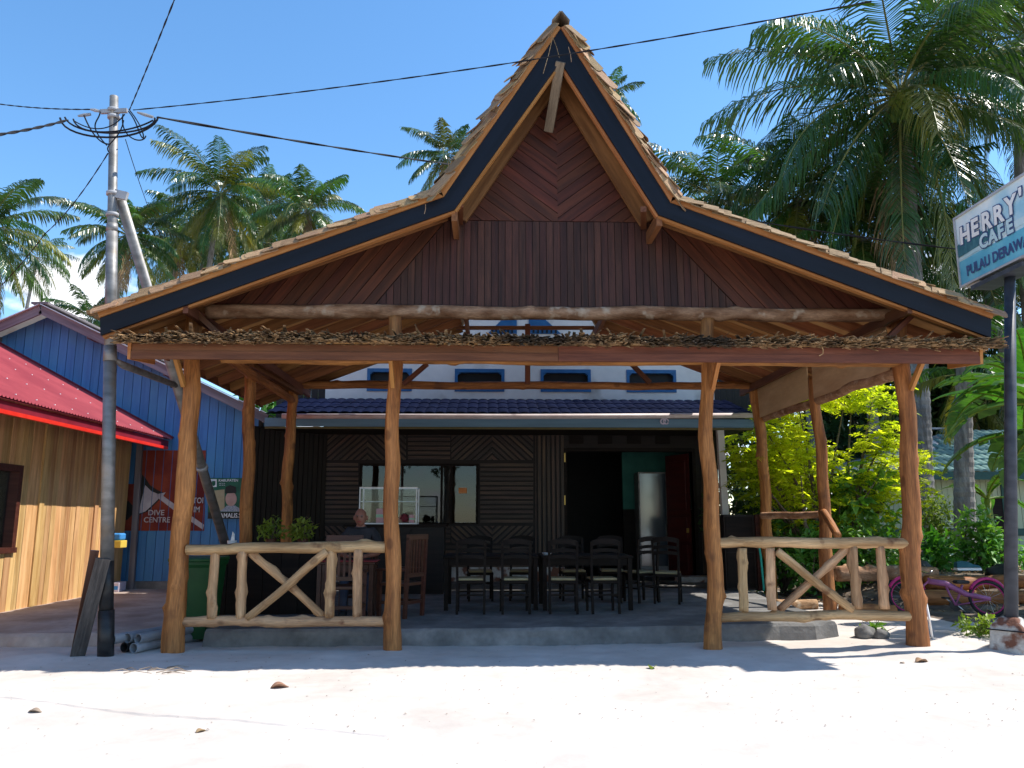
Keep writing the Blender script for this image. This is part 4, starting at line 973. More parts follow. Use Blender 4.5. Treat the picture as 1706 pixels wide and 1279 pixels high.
# hanging loops
def bez(p, n=14):
    out = []
    for i in range(n + 1):
        t = i / n; q = list(p)
        while len(q) > 1: q = [q[k] * (1 - t) + q[k + 1] * t for k in range(len(q) - 1)]
        out.append(q[0])
    return out
for uv, Y, r in (([(100, 196), (102, 222), (150, 232), (190, 235), (240, 232), (262, 205), (263, 196)], 9.0, .012), ([(108, 195), (115, 215), (160, 228), (220, 228), (262, 212), (258, 196)], 8.98, .011),
             ([(122, 198), (128, 222), (170, 226), (225, 218), (255, 200)], 9.02, .010), ([(140, 192), (150, 218), (165, 240), (182, 240)], 9.0, .009), ([(167, 186), (165, 204), (145, 205), (165, 228), (178, 242)], 9.03, .008),
             ([(214, 185), (240, 215), (225, 246), (262, 240), (215, 182)], 9.0, .008), ([(205, 190), (200, 215), (212, 236), (240, 240), (243, 226)], 9.0, .008), ([(125, 202), (160, 224), (190, 214), (208, 190)], 8.97, .007),
             ([(182, 254), (170, 240), (200, 236), (206, 200)], 9.0, .007)):
    MB().tube(bez([P(u, v, Y) for u, v in uv], 18), r, 6).build('cable_loop', 'cable', pole)
# overhead lines
def line(name, a, b, sag, r, label, twist=0, n=40, via=None):
    pts = []; ph = 0
    for i in range(n + 1):
        t = i / n; q = a.lerp(b, t) - Vector((0, 0, sag * 4 * t * (1 - t))); pts.append(q)
    root = empty(name, a, label, 'cable', 'overhead lines')
    if twist:
        d = (b - a).normalized(); s1 = Vector((-d.y, d.x, 0)).normalized(); s2 = d.cross(s1)
        for k in range(2):
            MB().tube([p + (s1 * math.cos(i * twist + k * math.pi) + s2 * math.sin(i * twist + k * math.pi)) * r * .85 for i, p in enumerate(pts)], r, 6).build('strand', 'cable', root)
    else: MB().tube(pts, r, 6).build('strand', 'cable', root)
mast = Vector((1.15, 17.9, P(930, 292, 17.9).z))
line('overhead_line', P(222, 183, 9.05), P(1452, 2, 6.2), .10, .0046, 'thin twisted overhead line crossing in front of the roof peak', .9, 90)
line('overhead_line', P(262, 195, 9.05), mast, .06, .010, 'thick black overhead cable from utility pole to the roof', .55, 60)
line('overhead_line', mast, P(1640, 420, 11.6), .18, .009, 'thick black overhead cable from the roof to behind the sign', .5, 60)
line('overhead_line', P(152, 182, 9.05), P(-60, 163, 11), .05, .005, 'thin overhead line leaving the pole top towards the left edge', .9, 50)
line('overhead_line', P(112, 200, 9.0), P(-60, 231, 7.2), .03, .010, 'thick black overhead cable leaving the pole towards the left edge', .5, 50)
line('overhead_line', P(216, 182, 9.05), P(300, -25, 6.0), .02, .0045, 'thin twisted line rising steeply from the pole to the top edge', .9, 40)
line('drop_wire', P(180, 255, 9.1), P(76, 388, 11.5), .10, .0045, 'slack black drop wire from pole towards the small palm', .9, 30)
line('drop_wire', P(76, 388, 11.5), P(-30, 505, 14), .08, .005, 'lower length of slack drop wire among the palm fronds', .9, 30)
line('drop_wire', P(209, 232, 9.1), P(247, 345, 11.8), .02, .005, 'short straight drop wire right of the utility pole', 0, 20)
mst = empty('service_mast', (mast.x, mast.y, 7.0), 'slim steel mast behind the roof carrying the thick cable', 'mast')
MB().tube([(mast.x, mast.y, 3.9), mast + Vector((0, 0, .1))], .03, 10).build('mast_tube', 'steel', mst)
MB().bar(mast + Vector((-.1, 0, 0)), mast + Vector((.1, 0, 0)), .04, .05).build('mast_clamp', 'clamp_grey', mst)

# ------------------------------------------------------------------ hanging sign on a steel post
sgn = empty('cafe_sign', G(1683, 1076, .07), 'blue and white cafe name board on dark steel post beside the banana plants', 'sign')
XS = P(1592, 400, 10.0).x; ys0, ys1 = 10.0, 8.42; z0s, z1s = P(1598, 480, 10.0).z, P(1592, 364, 10.0).z
sp_top = Vector((XS + .14, P(1660, 470, 9.2).y, z0s - .04)); sp_bot = G(1684, 1040, .36); sp_bot.y = 9.25; sp_bot.x = P(1683, 1030, 9.25).x
shade_smooth(MB().tube([sp_bot - Vector((0, 0, .1)), sp_top], [.075, .062], 16).build('sign_post', 'sign_steel', sgn))
MB().box(XS - .02, XS + .28, 8.75, 9.75, z0s - .10, z0s - .045).build('bearer', 'sign_steel', sgn)
MB().box(XS + .012, XS + .268, ys1 + .01, ys0 - .01, z0s + .01, z1s - .01).build('cabinet', 'sign_frame', sgn)
fr = MB(); t = .028
for x in (XS - .012, XS + .262):
    fr.box(x, x + .03, ys1, ys0, z0s, z0s + t); fr.box(x, x + .03, ys1, ys0, z1s - t, z1s); fr.box(x, x + .03, ys1, ys1 + t, z0s + t, z1s - t); fr.box(x, x + .03, ys0 - t, ys0, z0s + t, z1s - t)
fr.build('frame', 'sign_frame', sgn)
MB().box(XS + .02, XS + .26, ys0 - .38, ys0 - .1, z0s - .03, z0s - .002).build('ballast_box', 'sign_frame', sgn)
mS = lambda y, z, lift: frame((XS + .010 - lift, y, z), (0, -1, 0), (0, 0, 1))
SW, SHh = ys0 - ys1, z1s - z0s
def sp(name, poly, mat, lift): return new(name, *prism(ccw(poly), 0, .002), mat, sgn, mS(ys0, z0s, lift))
sp('sky_print', [(t, .35 * SHh), (SW - t, .35 * SHh), (SW - t, SHh - t), (t, SHh - t)], 'sign_sky', 0)
sp('sea_print', [(t, t), (SW - t, t), (SW - t, .36 * SHh), (t, .36 * SHh)], 'sign_sea', .003)
sp('beach_print', [(t, .37 * SHh), (SW - t, .41 * SHh), (SW - t, .50 * SHh), (.75, .48 * SHh), (t, .40 * SHh)], 'sign_pale', .006)
rk = random.Random(4)
tre = [(t, .42 * SHh)]; x = t
while x < .95: tre.append((x, (.62 - .10 * x + rk.uniform(-.05, .06)) * SHh)); x += rk.uniform(.03, .06)
tre.append((.95, .47 * SHh))
for i in range(1, len(tre) - 2):
    sp('forest_print', [(tre[i][0], .42 * SHh + .03 * tre[i][0]), (tre[i + 1][0], .42 * SHh + .03 * tre[i + 1][0]), tre[i + 1], tre[i]], 'sign_trees', .009)
def lett(body, y, z, size, fill, edge, off, sx, rot=0):
    m = mS(ys0, z0s, .014) @ Matrix.Translation((y, z, 0)) @ Matrix.Rotation(rot, 4, 'Z')
    if edge:
        text_mesh('lettering', body, size, m, edge, sgn, off + .014, .001, sx=sx)
        m = mS(ys0, z0s, .018) @ Matrix.Translation((y, z, 0)) @ Matrix.Rotation(rot, 4, 'Z')
    text_mesh('lettering', body, size, m, fill, sgn, off, .001, sx=sx)
xl_ = .10
for ch, w, dz in (('H', .185, 0), ('E', .165, .012), ('R', .175, .008), ('R', .175, .0), ('Y', .185, .02), ("'", .08, .03), ('S', .16, .01)):
    lett(ch, xl_, .585 * SHh + dz, .32, 'print_white', 'sign_navy', .012, 1.0, R(-3)); xl_ += w * 1.36
xl_ = .50
for ch, w in (('C', .17), ('A', .165), ('F', .15), ('E', .16)):
    lett(ch, xl_, .375 * SHh, .245, 'sign_pale', 'sign_navy', .010, 1.0); xl_ += w * 1.1
lett('PULAU DERAWAN', .17, .12 * SHh, .185, 'sign_navy', None, .006, .87)
# concrete foot of the sign
ft = empty('sign_footing', (sp_bot.x, 9.25, 0), 'stained tapered concrete block at the foot of the sign post', 'concrete block')
gz = ground_h(sp_bot.x, 9.25); r0, r1, hh = .20, .17, .36
mb = MB(); cx, cy = sp_bot.x, 9.25
mb.add([(cx - r0, cy - r0, gz - .08), (cx + r0, cy - r0, gz - .08), (cx + r0, cy + r0, gz - .08), (cx - r0, cy + r0, gz - .08), (cx - r1, cy - r1, gz + hh - .1), (cx + r1, cy - r1, gz + hh - .1), (cx + r1, cy + r1, gz + hh - .1), (cx - r1, cy + r1, gz + hh - .1),
        (cx - .09, cy - .09, gz + hh), (cx + .09, cy - .09, gz + hh), (cx + .09, cy + .09, gz + hh), (cx - .09, cy + .09, gz + hh)],
       [(0, 3, 2, 1), (0, 1, 5, 4), (1, 2, 6, 5), (2, 3, 7, 6), (3, 0, 4, 7), (4, 5, 9, 8), (5, 6, 10, 9), (6, 7, 11, 10), (7, 4, 8, 11), (8, 9, 10, 11)])
fo = mb.build('block', 'block_concrete', ft, Matrix.Translation((cx, cy, 0)) @ Matrix.Rotation(R(38), 4, 'Z') @ Matrix.Translation((-cx, -cy, 0)))
md = fo.modifiers.new('bevel', 'BEVEL'); md.width = .02; md.segments = 2
rr = [Vector((cx, cy, gz + .22)) + Matrix.Rotation(R(38), 3, 'Z') @ Vector((sx * .19, sy * .19, 0)) for sx, sy in ((-1, -1), (1, -1), (1, 1), (-1, 1), (-1, -1))]
MB().tube(rr, .008, 6).build('tie_wire', 'cable', ft)

# ------------------------------------------------------------------ pale green house beyond the garden
YG = 22.0
gh = empty('green_house', (15, YG, .2), 'pale green house with green pressed tile roof beyond the garden', 'house')
ge0, ge1 = P(1548, 786, YG - .6), P(1990, 786, YG - .6); gw0 = P(1420, 830, YG).x
boards('wall_board', [(gw0, .2), (ge1.x - .5, .2), (ge1.x - .5, 3.05), (gw0, 3.05)], R(90), .16, .012, .02, (0, YG, 0), EX, EZ, 'pale_green', gh, random.Random(2), 0, .004)
new('wall_backing', *prism([(gw0, .2), (ge1.x - .5, .2), (ge1.x - .5, 3.05), (gw0, 3.05)], -.1, -.003), 'green_trim', gh, frame((0, YG, 0), EX, EZ))
zt_ = P(1650, 879, YG - .03).z
plank('base_trim', (gw0, YG - .035, zt_ - .12), (ge1.x - .5, YG - .035, zt_ - .12), .20, .03, 'green_trim', gh, up=(0, 1, 0))
q = P(1677, 850, YG - .03); plank('trim_post', (q.x, YG - .04, .2), (q.x, YG - .04, 3.0), .22, .04, 'green_trim', gh, up=(0, 1, 0))
MB().box(q.x - .55, q.x - .12, YG - .05, YG - .022, .3, P(1677, 830, YG).z).build('door_panel', 'dark_wood', gh)
plank('eave_board', (gw0 - .5, YG - .62, ge0.z - .10), (ge1.x, YG - .62, ge0.z - .10), .22, .04, 'green_trim', gh, up=(0, 1, 0))
rid = P(1600, 718, YG + 2.2)
for k in range(8):
    t0, t1 = k / 8, (k + 1) / 8; y0, y1 = YG - .65 + 2.85 * t0, YG - .65 + 2.85 * t1; za, zb_ = ge0.z + (rid.z - ge0.z) * t0, ge0.z + (rid.z - ge0.z) * t1
    x0 = ge0.x - .1 + (rid.x - ge0.x) * t0 * .9; x1 = ge1.x
    vs, fs = wave_sheet(x0, x1, y0, y1 + .05, za + .05, zb_ + .02, .22, .035, 1, 0)
    n2 = len(vs) // 2; vs = vs + [(x, y, z - .05) for x, y, z in vs[:n2]]; fs += [(i, 2 * n2 + i, 2 * n2 + i + 1, i + 1) for i in range(n2 - 1)]
    new('tile_row', vs, fs, 'green_tile', gh)
new('hip_slope', [(ge0.x - .1, YG - .65, ge0.z + .01), (rid.x, YG + 2.2, rid.z), (rid.x - .2, YG + 6, rid.z), (gw0 - .5, YG + 6, ge0.z), (gw0 - .5, YG - .65, ge0.z + .0)], [(0, 1, 2, 3, 4)], 'zinc', gh)
plank('ridge_cap', (rid.x - 1.2, YG + 2.25, rid.z + .08), (rid.x + .2, YG + 2.25, rid.z + .08), .25, .05, 'clamp_grey', gh)
# ------------------------------------------------------------------ palms and plants
def palm_frond(root, base, az, e0, L, droop, lmax, pairs, seed, old=0, lw=.045, dead=False, twist=0):
    rnd = random.Random(seed); n = 14
    h = Vector((math.cos(az), math.sin(az), 0)); pts = [Vector(base)]; tans = []
    bendy = rnd.gauss(0, .12)
    for i in range(n):
        t = (i + .5) / n; e = e0 - droop * t ** 1.25; a2 = bendy * t
        hh = Vector((math.cos(az + a2), math.sin(az + a2), 0))
        d = hh * math.cos(e) + Vector((0, 0, math.sin(e))); tans.append(d); pts.append(pts[-1] + d * (L / n))
    tans.append(tans[-1])
    rad = [max(.004, .032 * (1 - i / n) ** .8 * (L / 4)) for i in range(n + 1)]
    mb = MB(); mb.tube(pts, rad, 5)
    rach = mb.build('frond_rib', 'palm_dead' if dead else 'rachis', root)
    V, F = [], []; down = Vector((0, 0, -1))
    for k in range(pairs):
        t = .10 + .90 * (k + .5) / pairs; i = min(n - 1, int(t * n)); f = t * n - i
        p = pts[i].lerp(pts[i + 1], f); tg = tans[i].lerp(tans[i + 1], f).normalized()
        side0 = tg.cross(Vector((0, 0, 1)))
        if side0.length < .05: side0 = Vector((-h.y, h.x, 0))
        side0.normalize(); upv = side0.cross(tg)
        prof = 1.0 * (.45 + .55 * math.sin(math.pi * min(1, (t + .12) * .75))) * (1 - max(0, (t - .75)) * 1.9)
        for sg in (-1, 1):
            if rnd.random() < .06: continue
            ll = lmax * prof * rnd.uniform(.68, 1.18); g = .22 + .75 * t * .6 + rnd.uniform(-.2, .35) + (.35 if e0 < .2 else 0)
            d1 = (side0 * sg * .88 + tg * (.42 + .5 * t) + upv * (.26 - .25 * t) + down * g * .45).normalized()
            d2 = (d1 + down * (g * 1.25 + .15)).normalized(); d3 = (d2 + down * (g * .8 + .1)).normalized()
            wv = (tg + Vector((rnd.gauss(0, .17), rnd.gauss(0, .17), rnd.gauss(0, .17)))).normalized() * lw * .5 * rnd.uniform(.8, 1.15)
            q1 = p + d1 * ll * .38; q2 = q1 + d2 * ll * .34; q3 = q2 + d3 * ll * .28
            b = len(V); V += [p - wv * .5, p + wv * .5, q1 - wv, q1 + wv, q2 - wv * .8, q2 + wv * .8, q3]
            F += [(b, b + 1, b + 3, b + 2), (b + 2, b + 3, b + 5, b + 4), (b + 4, b + 5, b + 6)]
    fr = new('frond', V, F, 'palm_dead' if dead else ('palm_leaf_old' if old else 'palm_leaf'), root)
    rach.parent = fr; rach.matrix_parent_inverse = I4
    return fr
def palm(label, crown, base, nf, L, seed, group, pairs=60, lw=.062, r=.17, nuts=0, lo=-1.25, hi=1.35, oldp=.05, deadf=1, lmax=.95):
    rnd = random.Random(seed); crown, base = Vector(crown), Vector(base)
    root = empty('palm_tree', base, label, 'palm', group)
    n = 26; d = crown - base; s = Vector((rnd.uniform(-1, 1), rnd.uniform(-1, 1), 0)) * .04 * d.length
    V = []; F = []; seg = 12
    nr = max(24, int(d.length / .11))
    for i in range(nr + 1):
        t = i / nr; c = base + d * t + s * math.sin(math.pi * t)
        rr = r * (1.12 - .38 * t + .35 * math.exp(-t * 22)) * (1 + (.05 if i % 2 else -.02))
        for k in range(seg):
            th = 2 * math.pi * k / seg; V.append((c.x + rr * math.cos(th), c.y + rr * math.sin(th), c.z))
    F = [(i * seg + k, i * seg + (k + 1) % seg, (i + 1) * seg + (k + 1) % seg, (i + 1) * seg + k) for i in range(nr) for k in range(seg)]
    new('trunk', V, F, 'palm_trunk', root)
    for k in range(nf):
        f = (k + .5) / nf; az = k * 2.39996 + rnd.uniform(-.2, .2); e0 = hi + (lo - hi) * f ** .9 + rnd.uniform(-.1, .1)
        droop = (1.05 - .25 * f) * rnd.uniform(.85, 1.25) if e0 > -.4 else .45
        ll = L * (rnd.uniform(.82, 1.05)) * (.75 if f < .1 else 1)
        h = Vector((math.cos(az), math.sin(az), 0))
        palm_frond(root, crown + h * .12 + Vector((0, 0, .25 - .5 * f)), az, e0, ll, droop, lmax * L / 4.2, pairs, seed * 100 + k, old=1 if (f > .72 and rnd.random() < .5) or rnd.random() < oldp else 0, lw=lw, dead=(k >= nf - deadf))
    for k in range(nuts):
        a = rnd.uniform(0, 6.28); sc_ = L / 4.2; q = crown + Vector((math.cos(a) * .40 * sc_, -abs(math.sin(a)) * .45 * sc_ - .45, (-.30 - rnd.uniform(0, .5)) * sc_))
        mb = MB(); rr = rnd.uniform(.10, .135) * sc_ ** .5
        mb.lathe([(.01, -rr * 1.2), (rr * .55, -rr * .95), (rr * .92, -rr * .4), (rr, .1 * rr), (rr * .8, rr * .7), (rr * .35, rr * 1.1), (.01, rr * 1.2)], 10, (q.x, q.y, q.z)); mb.build('coconut', 'coconut', root, smooth=True)
    if nuts:
        mb = MB()
        for k in range(14):
            a = rnd.uniform(0, 6.28); mb.tube([crown + Vector((0, 0, -.3)), crown + Vector((math.cos(a) * .3, math.sin(a) * .3, -.25)), crown + Vector((math.cos(a) * .5, math.sin(a) * .5, -.7))], [.03, .02, .008], 5)
        mb.build('flower_stalks', 'palm_dead', root)
    return root
def palm_at(label, u, v, Y, L, nf, seed, group, dx=0, **kw):
    c = P(u, v, Y); nf = int(nf * 1.35); palm(label, c, (c.x + dx, c.y + kw.pop('dy', 0), 0), nf, L, seed, group, **kw)
GL, GRr = 'palms behind the left roof slope', 'palms on the garden side'
palm_at('large coconut palm rising behind the lower left roof slope, tallest of its clump', 368, 322, 40, 4.5, 30, 1, GL, dx=-.6, nuts=5)
palm_at('coconut palm at the right end of the clump behind the left roof slope', 512, 350, 38, 3.3, 24, 2, GL, dx=.4)
palm_at('coconut palm directly behind the grey utility pole', 212, 392, 37, 3.3, 24, 3, GL, dx=-.5)
palm_at('shaded coconut palm low in the middle of the left clump', 300, 405, 44, 4.2, 24, 4, GL, dx=.5)
palm_at('dark coconut palm low behind the middle of the left roof slope', 440, 405, 46, 4.0, 24, 5, GL, dx=.5)
palm_at('dark coconut palm in the thick of the left clump, under the largest crown', 345, 385, 47, 4.2, 24, 21, GL, dx=.3)
palm_at('coconut palm filling the gap between the two tallest crowns on the left', 445, 345, 50, 4.0, 24, 22, GL, dx=.3)
palm_at('coconut palm cut by the left picture edge', -22, 380, 30, 3.6, 26, 6, GL, dx=-.3)
palm_at('small thin-trunked palm standing alone against the cloud', 62, 428, 52, 2.9, 20, 7, GL, dx=.1, pairs=26, r=.13)
palm_at('palm showing behind the left side of the roof peak', 742, 258, 48, 3.5, 22, 8, GL, dx=-.4)
palm_at('palm tip peeping out right of the roof peak', 1012, 168, 50, 3.0, 18, 9, GL)
palm_at('low palm crown just above the blue house ridge', 150, 532, 46, 2.8, 18, 19, GL)
palm_at('big coconut palm with green nuts behind the right roof slope', 1500, 158, 22.0, 6.5, 36, 10, GRr, dx=P(1538, 900, 20.4).x - P(1500, 158, 22.0).x, dy=-1.6, pairs=80, lw=.062, nuts=22, r=.23, oldp=.10, lmax=1.12, deadf=2, lo=-1.4)
palm_at('short coconut palm with low crown under the sign', 1606, 612, 17.6, 2.5, 9, 11, GRr, dx=-.5, dy=-.1, pairs=50, lw=.055, r=.22, deadf=0, lmax=.95, lo=-.5)
palm_at('tall coconut palm at the upper right corner beyond the sign', 1700, 60, 25, 5.2, 28, 18, GRr, dx=-.5, pairs=60, lw=.07, r=.19, lmax=1.05)
palm_at('coconut palm behind the roof kink on the right', 1190, 330, 28, 3.9, 26, 12, GRr, dx=.5)
palm_at('shaded palm low behind the middle of the right roof slope', 1330, 330, 25, 4.2, 26, 13, GRr, dx=.4)
palm_at('dark palm filling the gap under the big coconut palm', 1440, 400, 24, 4.2, 26, 14, GRr, dx=.4)
palm_at('palm crown seen behind the sign board', 1620, 420, 26, 4.2, 26, 15, GRr, dx=.4)
palm_at('short palm with dark fronds above the green roof', 1600, 640, 30, 3.8, 24, 16, GRr)
palm_at('palm crown at the far right behind the banana leaves', 1730, 520, 28, 4.2, 24, 17, GRr)

# leafy crowns: many small folded leaves on limbs
def limbs(root, base, tips, r, mat='bark', seed=0, name='trunk'):
    rnd = random.Random(seed); mb = MB()
    for k, t in enumerate(tips):
        t = Vector(t); f = rnd.uniform(.3, .55); m = Vector(base).lerp(t, f) + Vector((rnd.gauss(0, .12), rnd.gauss(0, .12), .12)); st = Vector(base) + Vector((0, 0, (t.z - base[2]) * .12 * rnd.random()))
        mb.tube([st, st.lerp(m, .6), m, m.lerp(t, .5) + Vector((0, 0, .08)), t], [r, r * .8, r * .55, r * .3, r * .12], 6)
    return mb.build(name, mat, root, smooth=True)
def leaf(V, F, p, d, up, l, w, fold=.18):
    d = d.normalized(); s = d.cross(up)
    if s.length < 1e-3: s = d.cross(Vector((1, 0, 0)))
    s.normalize(); u = s.cross(d); b = len(V)
    V += [p, p + d * l * .45 + s * w * .5 + u * w * fold, p + d * l - u * l * .12, p + d * l * .45 - s * w * .5 + u * w * fold, p + d * l * .5]
    F += [(b, b + 1, b + 4), (b + 1, b + 2, b + 4), (b + 2, b + 3, b + 4), (b + 3, b, b + 4)]
def rdir(rnd): 
    z = rnd.uniform(-1, 1); a = rnd.uniform(0, 6.283); r = math.sqrt(1 - z * z); return Vector((r * math.cos(a), r * math.sin(a), z))
def shrub(name, label, cat, group, base, c, rad, n, l, mat, seed, stems=9, twig_leaves=9, crown='foliage', par=None, clump=.16, r=.03):
    rnd = random.Random(seed); base, c = Vector(base), Vector(c)
    root = empty(name, base, label, cat, group); tips = []; V, F = [], []
    ntw = n // twig_leaves
    for k in range(ntw):
        d = rdir(rnd); q = c + Vector((d.x * rad[0], d.y * rad[1], d.z * rad[2])) * (rnd.random() ** .42)
        q += Vector((1, .6, 1)) * .35 * min(rad) * noise.noise(q * 1.6)
        if k < stems: tips.append(q)
        out = (q - c).normalized() * .5 + Vector((0, 0, .35))
        for j in range(twig_leaves):
            dd = (rdir(rnd) + out).normalized(); p = q + rdir(rnd) * clump
            ll = l * rnd.uniform(.6, 1.2); leaf(V, F, p, dd + Vector((0, 0, -.25)), rdir(rnd) + Vector((0, 0, 1.2)), ll, ll * .5)
    limbs(root, base, tips, r, 'bark', seed, 'stems'); new(crown, V, F, mat, root)
    return root
def feather_tree(label, base, c, rad, n, seed):
    """feathery tree: each spray is a rib with paired leaflets"""
    rnd = random.Random(seed); base, c = Vector(base), Vector(c)
    root = empty('feathery_tree', base, label, 'tree'); V, F = [], []; tips = []
    for k in range(n):
        d = rdir(rnd); q = c + Vector((d.x * rad[0], d.y * rad[1], d.z * rad[2])) * (rnd.random() ** .38)
        q += Vector((1, .5, 1)) * .45 * noise.noise(q * .9)
        if noise.noise(q * .75 + Vector((5, 1, 2))) < -.22: continue
        if len(tips) < 34 and k % 12 == 0: tips.append(q)
        a = rnd.uniform(0, 6.283); dd = Vector((math.cos(a), math.sin(a), rnd.uniform(-.35, .35))).normalized(); L = rnd.uniform(.28, .48)
        s = dd.cross(Vector((0, 0, 1))).normalized()
        for j in range(9):
            t = (j + 1) / 9.5; p = q + dd * L * t + Vector((0, 0, -.18 * L * t * t))
            for sg in (-1, 1):
                lv = (s * sg + dd * .35 + Vector((0, 0, -.4 + rnd.gauss(0, .35)))).normalized(); ll = .135 * (1 - .45 * abs(t - .45)) * rnd.uniform(.8, 1.1)
                b = len(V); w = dd * .027
                V += [p - w * .4, p + lv * ll * .5 - w, p + lv * ll, p + lv * ll * .5 + w]; F += [(b, b + 1, b + 2, b + 3)]
    limbs(root, base, tips, .075, 'bark', seed); new('crown', V, F, 'leaf_yellow', root)
    return root
fc = P(1385, 745, 15.3)
feather_tree('feathery yellow-green tree seen between the right side posts', (fc.x - .2, 15.4, .2), fc, (2.15, .85, 1.75), 1500, 4)
fc2 = P(1300, 770, 17.4)
feather_tree('second feathery yellow-green tree behind the cafe corner post', (fc2.x + .4, 17.0, .1), fc2, (1.0, .9, 1.6), 700, 6)
SG = 'shrubs along the garden edge'
def sh_at(label, u, v, Y, rad, n, l, mat, seed, name='shrub', cat='shrub', group=SG, **kw):
    c = P(u, v, Y); return shrub(name, label, cat, group, (c.x, c.y, ground_h(c.x, c.y)), c, rad, n, l, mat, seed, **kw)
sh_at('glossy green shrub low behind the rear corner post', 1300, 915, 15.6, (.75, .6, .75), 1500, .16, 'leaf_green', 41)
sh_at('glossy green shrub behind the middle side post', 1365, 935, 14.8, (.7, .55, .65), 1400, .15, 'leaf_green', 42)
sh_at('green shrub between middle side post and corner post', 1440, 925, 14.6, (.75, .5, .55), 1500, .15, 'leaf_green', 43)
sh_at('clipped lime-green bush left of the palm trunk', 1558, 868, 18.5, (.40, .4, .62), 900, .12, 'leaf_lime', 44)
sh_at('broad-leaved green plant at the foot of the palm trunk', 1553, 925, 15.8, (.45, .4, .42), 420, .24, 'leaf_green', 45)
sh_at('upright leafy green plant before the pale green wall', 1632, 895, 15.4, (.32, .3, .62), 420, .19, 'leaf_green', 46)
sh_at('low green plants beside the second palm trunk', 1665, 925, 15.2, (.5, .4, .35), 420, .2, 'leaf_green', 47)
sh_at('dark green shrub under the feathery tree', 1235, 875, 16.6, (.8, .6, 1.1), 1200, .17, 'leaf_dark', 48)
sh_at('tall papaya-like plant with large leaves near the corner post', 1432, 835, 15.2, (.6, .45, .62), 260, .34, 'leaf_green', 49, r=.05)
sh_at('leafy green bush far behind the terrace gap', 455, 672, 23, (1.1, .8, 1.0), 700, .38, 'leaf_green', 50)
sh_at('dark bush beyond the green roof', 1500, 660, 31, (3.6, 2, 4.2), 5200, .5, 'leaf_dark', 51, r=.08)
sh_at('dark tree mass behind the green house', 1680, 690, 32, (5.5, 2, 4.2), 6000, .55, 'leaf_dark', 52, r=.08)
sh_at('dark bush behind the feathery trees', 1330, 735, 27, (4.5, 2, 3.4), 5200, .5, 'leaf_dark', 53, r=.08)
sh_at('small weed growing at the corner of the concrete floor', 1455, 1050, 10.15, (.11, .1, .09), 40, .13, 'leaf_green', 54, name='weed', cat='weed', group='weeds on the sand', stems=5, twig_leaves=4, clump=.05, r=.006)
sh_at('ferny weed patch left of the concrete sign footing', 1634, 1043, 10.0, (.26, .2, .09), 240, .09, 'leaf_lime', 55, name='weed', cat='weed', group='weeds on the sand', stems=8, twig_leaves=6, clump=.06, r=.006)
sh_at('small weed tuft touching the concrete sign footing', 1662, 1050, 9.75, (.12, .1, .08), 90, .08, 'leaf_lime', 56, name='weed', cat='weed', group='weeds on the sand', stems=5, twig_leaves=6, clump=.05, r=.006)
# bananas
def banana(label, base, h, nl, L, seed, az0=0, tilt=0, group='banana plants beside the sign'):
    rnd = random.Random(seed); base = Vector(base); top = base + Vector((tilt, 0, h))
    root = empty('banana_plant', base, label, 'banana plant', group)
    MB().tube([base - Vector((0, 0, .1)), base.lerp(top, .5), top], [.13, .11, .07], 12).build('stem', 'leaf_lime', root, smooth=True)
    for k in range(nl):
        az = az0 + k * 2.4 + rnd.uniform(-.3, .3); e0 = rnd.uniform(.7, 1.3) if k % 3 else rnd.uniform(.1, .6); n = 16; pts = [top.copy()]; tg = []
        ll = L * rnd.uniform(.8, 1.1); dr = rnd.uniform(1.1, 1.9)
        for i in range(n):
            t = (i + .5) / n; e = e0 - dr * t ** 1.3; d = Vector((math.cos(az) * math.cos(e), math.sin(az) * math.cos(e), math.sin(e))); tg.append(d); pts.append(pts[-1] + d * ll / n)
        tg.append(tg[-1]); MBr = MB().tube(pts, [.028 * (1 - i / (n + 1)) + .004 for i in range(n + 1)], 5)
        V, F = [], []; w0 = ll * .135; s = Vector((-math.sin(az), math.cos(az), 0))
        for sg in (-1, 1):
            i = 2.0
            while i < n - .05:                       # blade torn into segments
                st = min(rnd.choice((.5, .8, 1.3, 2.2)), n - i); fl = rnd.gauss(0, .12)
                b = len(V)
                for e in (0, .5, 1):
                    x = i + st * e * .97; j = min(n - 1, int(x)); f = x - j; p = pts[j].lerp(pts[j + 1], f); t = x / n
                    w = w0 * max(.03, math.sin(math.pi * min(1, (t - .08) * 1.08)) ** .6); u = s.cross(tg[j]).normalized()
                    if u.z < 0: u = -u
                    o1 = s * sg * w * .55 + u * w * (.16 + fl * .3); o2 = s * sg * w * .98 + u * w * (-.06 + fl) + tg[j] * w * .12
                    V += [p + u * .004, p + o1, p + o2]
                for q in (0, 1): F += [(b + 3 * q, b + 3 * q + 3, b + 3 * q + 4, b + 3 * q + 1), (b + 3 * q + 1, b + 3 * q + 4, b + 3 * q + 5, b + 3 * q + 2)]
                i += st
        lf = new('leaf_blade', V, F, 'banana_leaf', root, smooth=True)
        MBr.build('midrib', 'leaf_lime', lf)
    return root
def ban_at(label, u, Y, h, nl, L, seed, **kw):
    q = G(u, 960, 0); x = P(u, 900, Y).x; banana(label, (x, Y, ground_h(x, Y)), h, nl, L, seed, **kw)
ban_at('tall banana plant right of the sign post', 1800, 12.4, 2.7, 10, 2.3, 60)
ban_at('banana plant behind the sign with torn leaves', 1745, 14.2, 3.3, 9, 2.2, 61)
ban_at('banana plant at the right picture edge', 1830, 11.3, 2.9, 10, 2.3, 62)
ban_at('slim banana plant behind the second palm trunk', 1652, 18.5, 1.5, 6, 1.15, 63)
c = P(452, 660, 24); banana('banana plant glimpsed in the gap beside the left rear post', (c.x, 24, 0), 3.4, 9, 1.9, 64, group='banana plants behind the terrace')
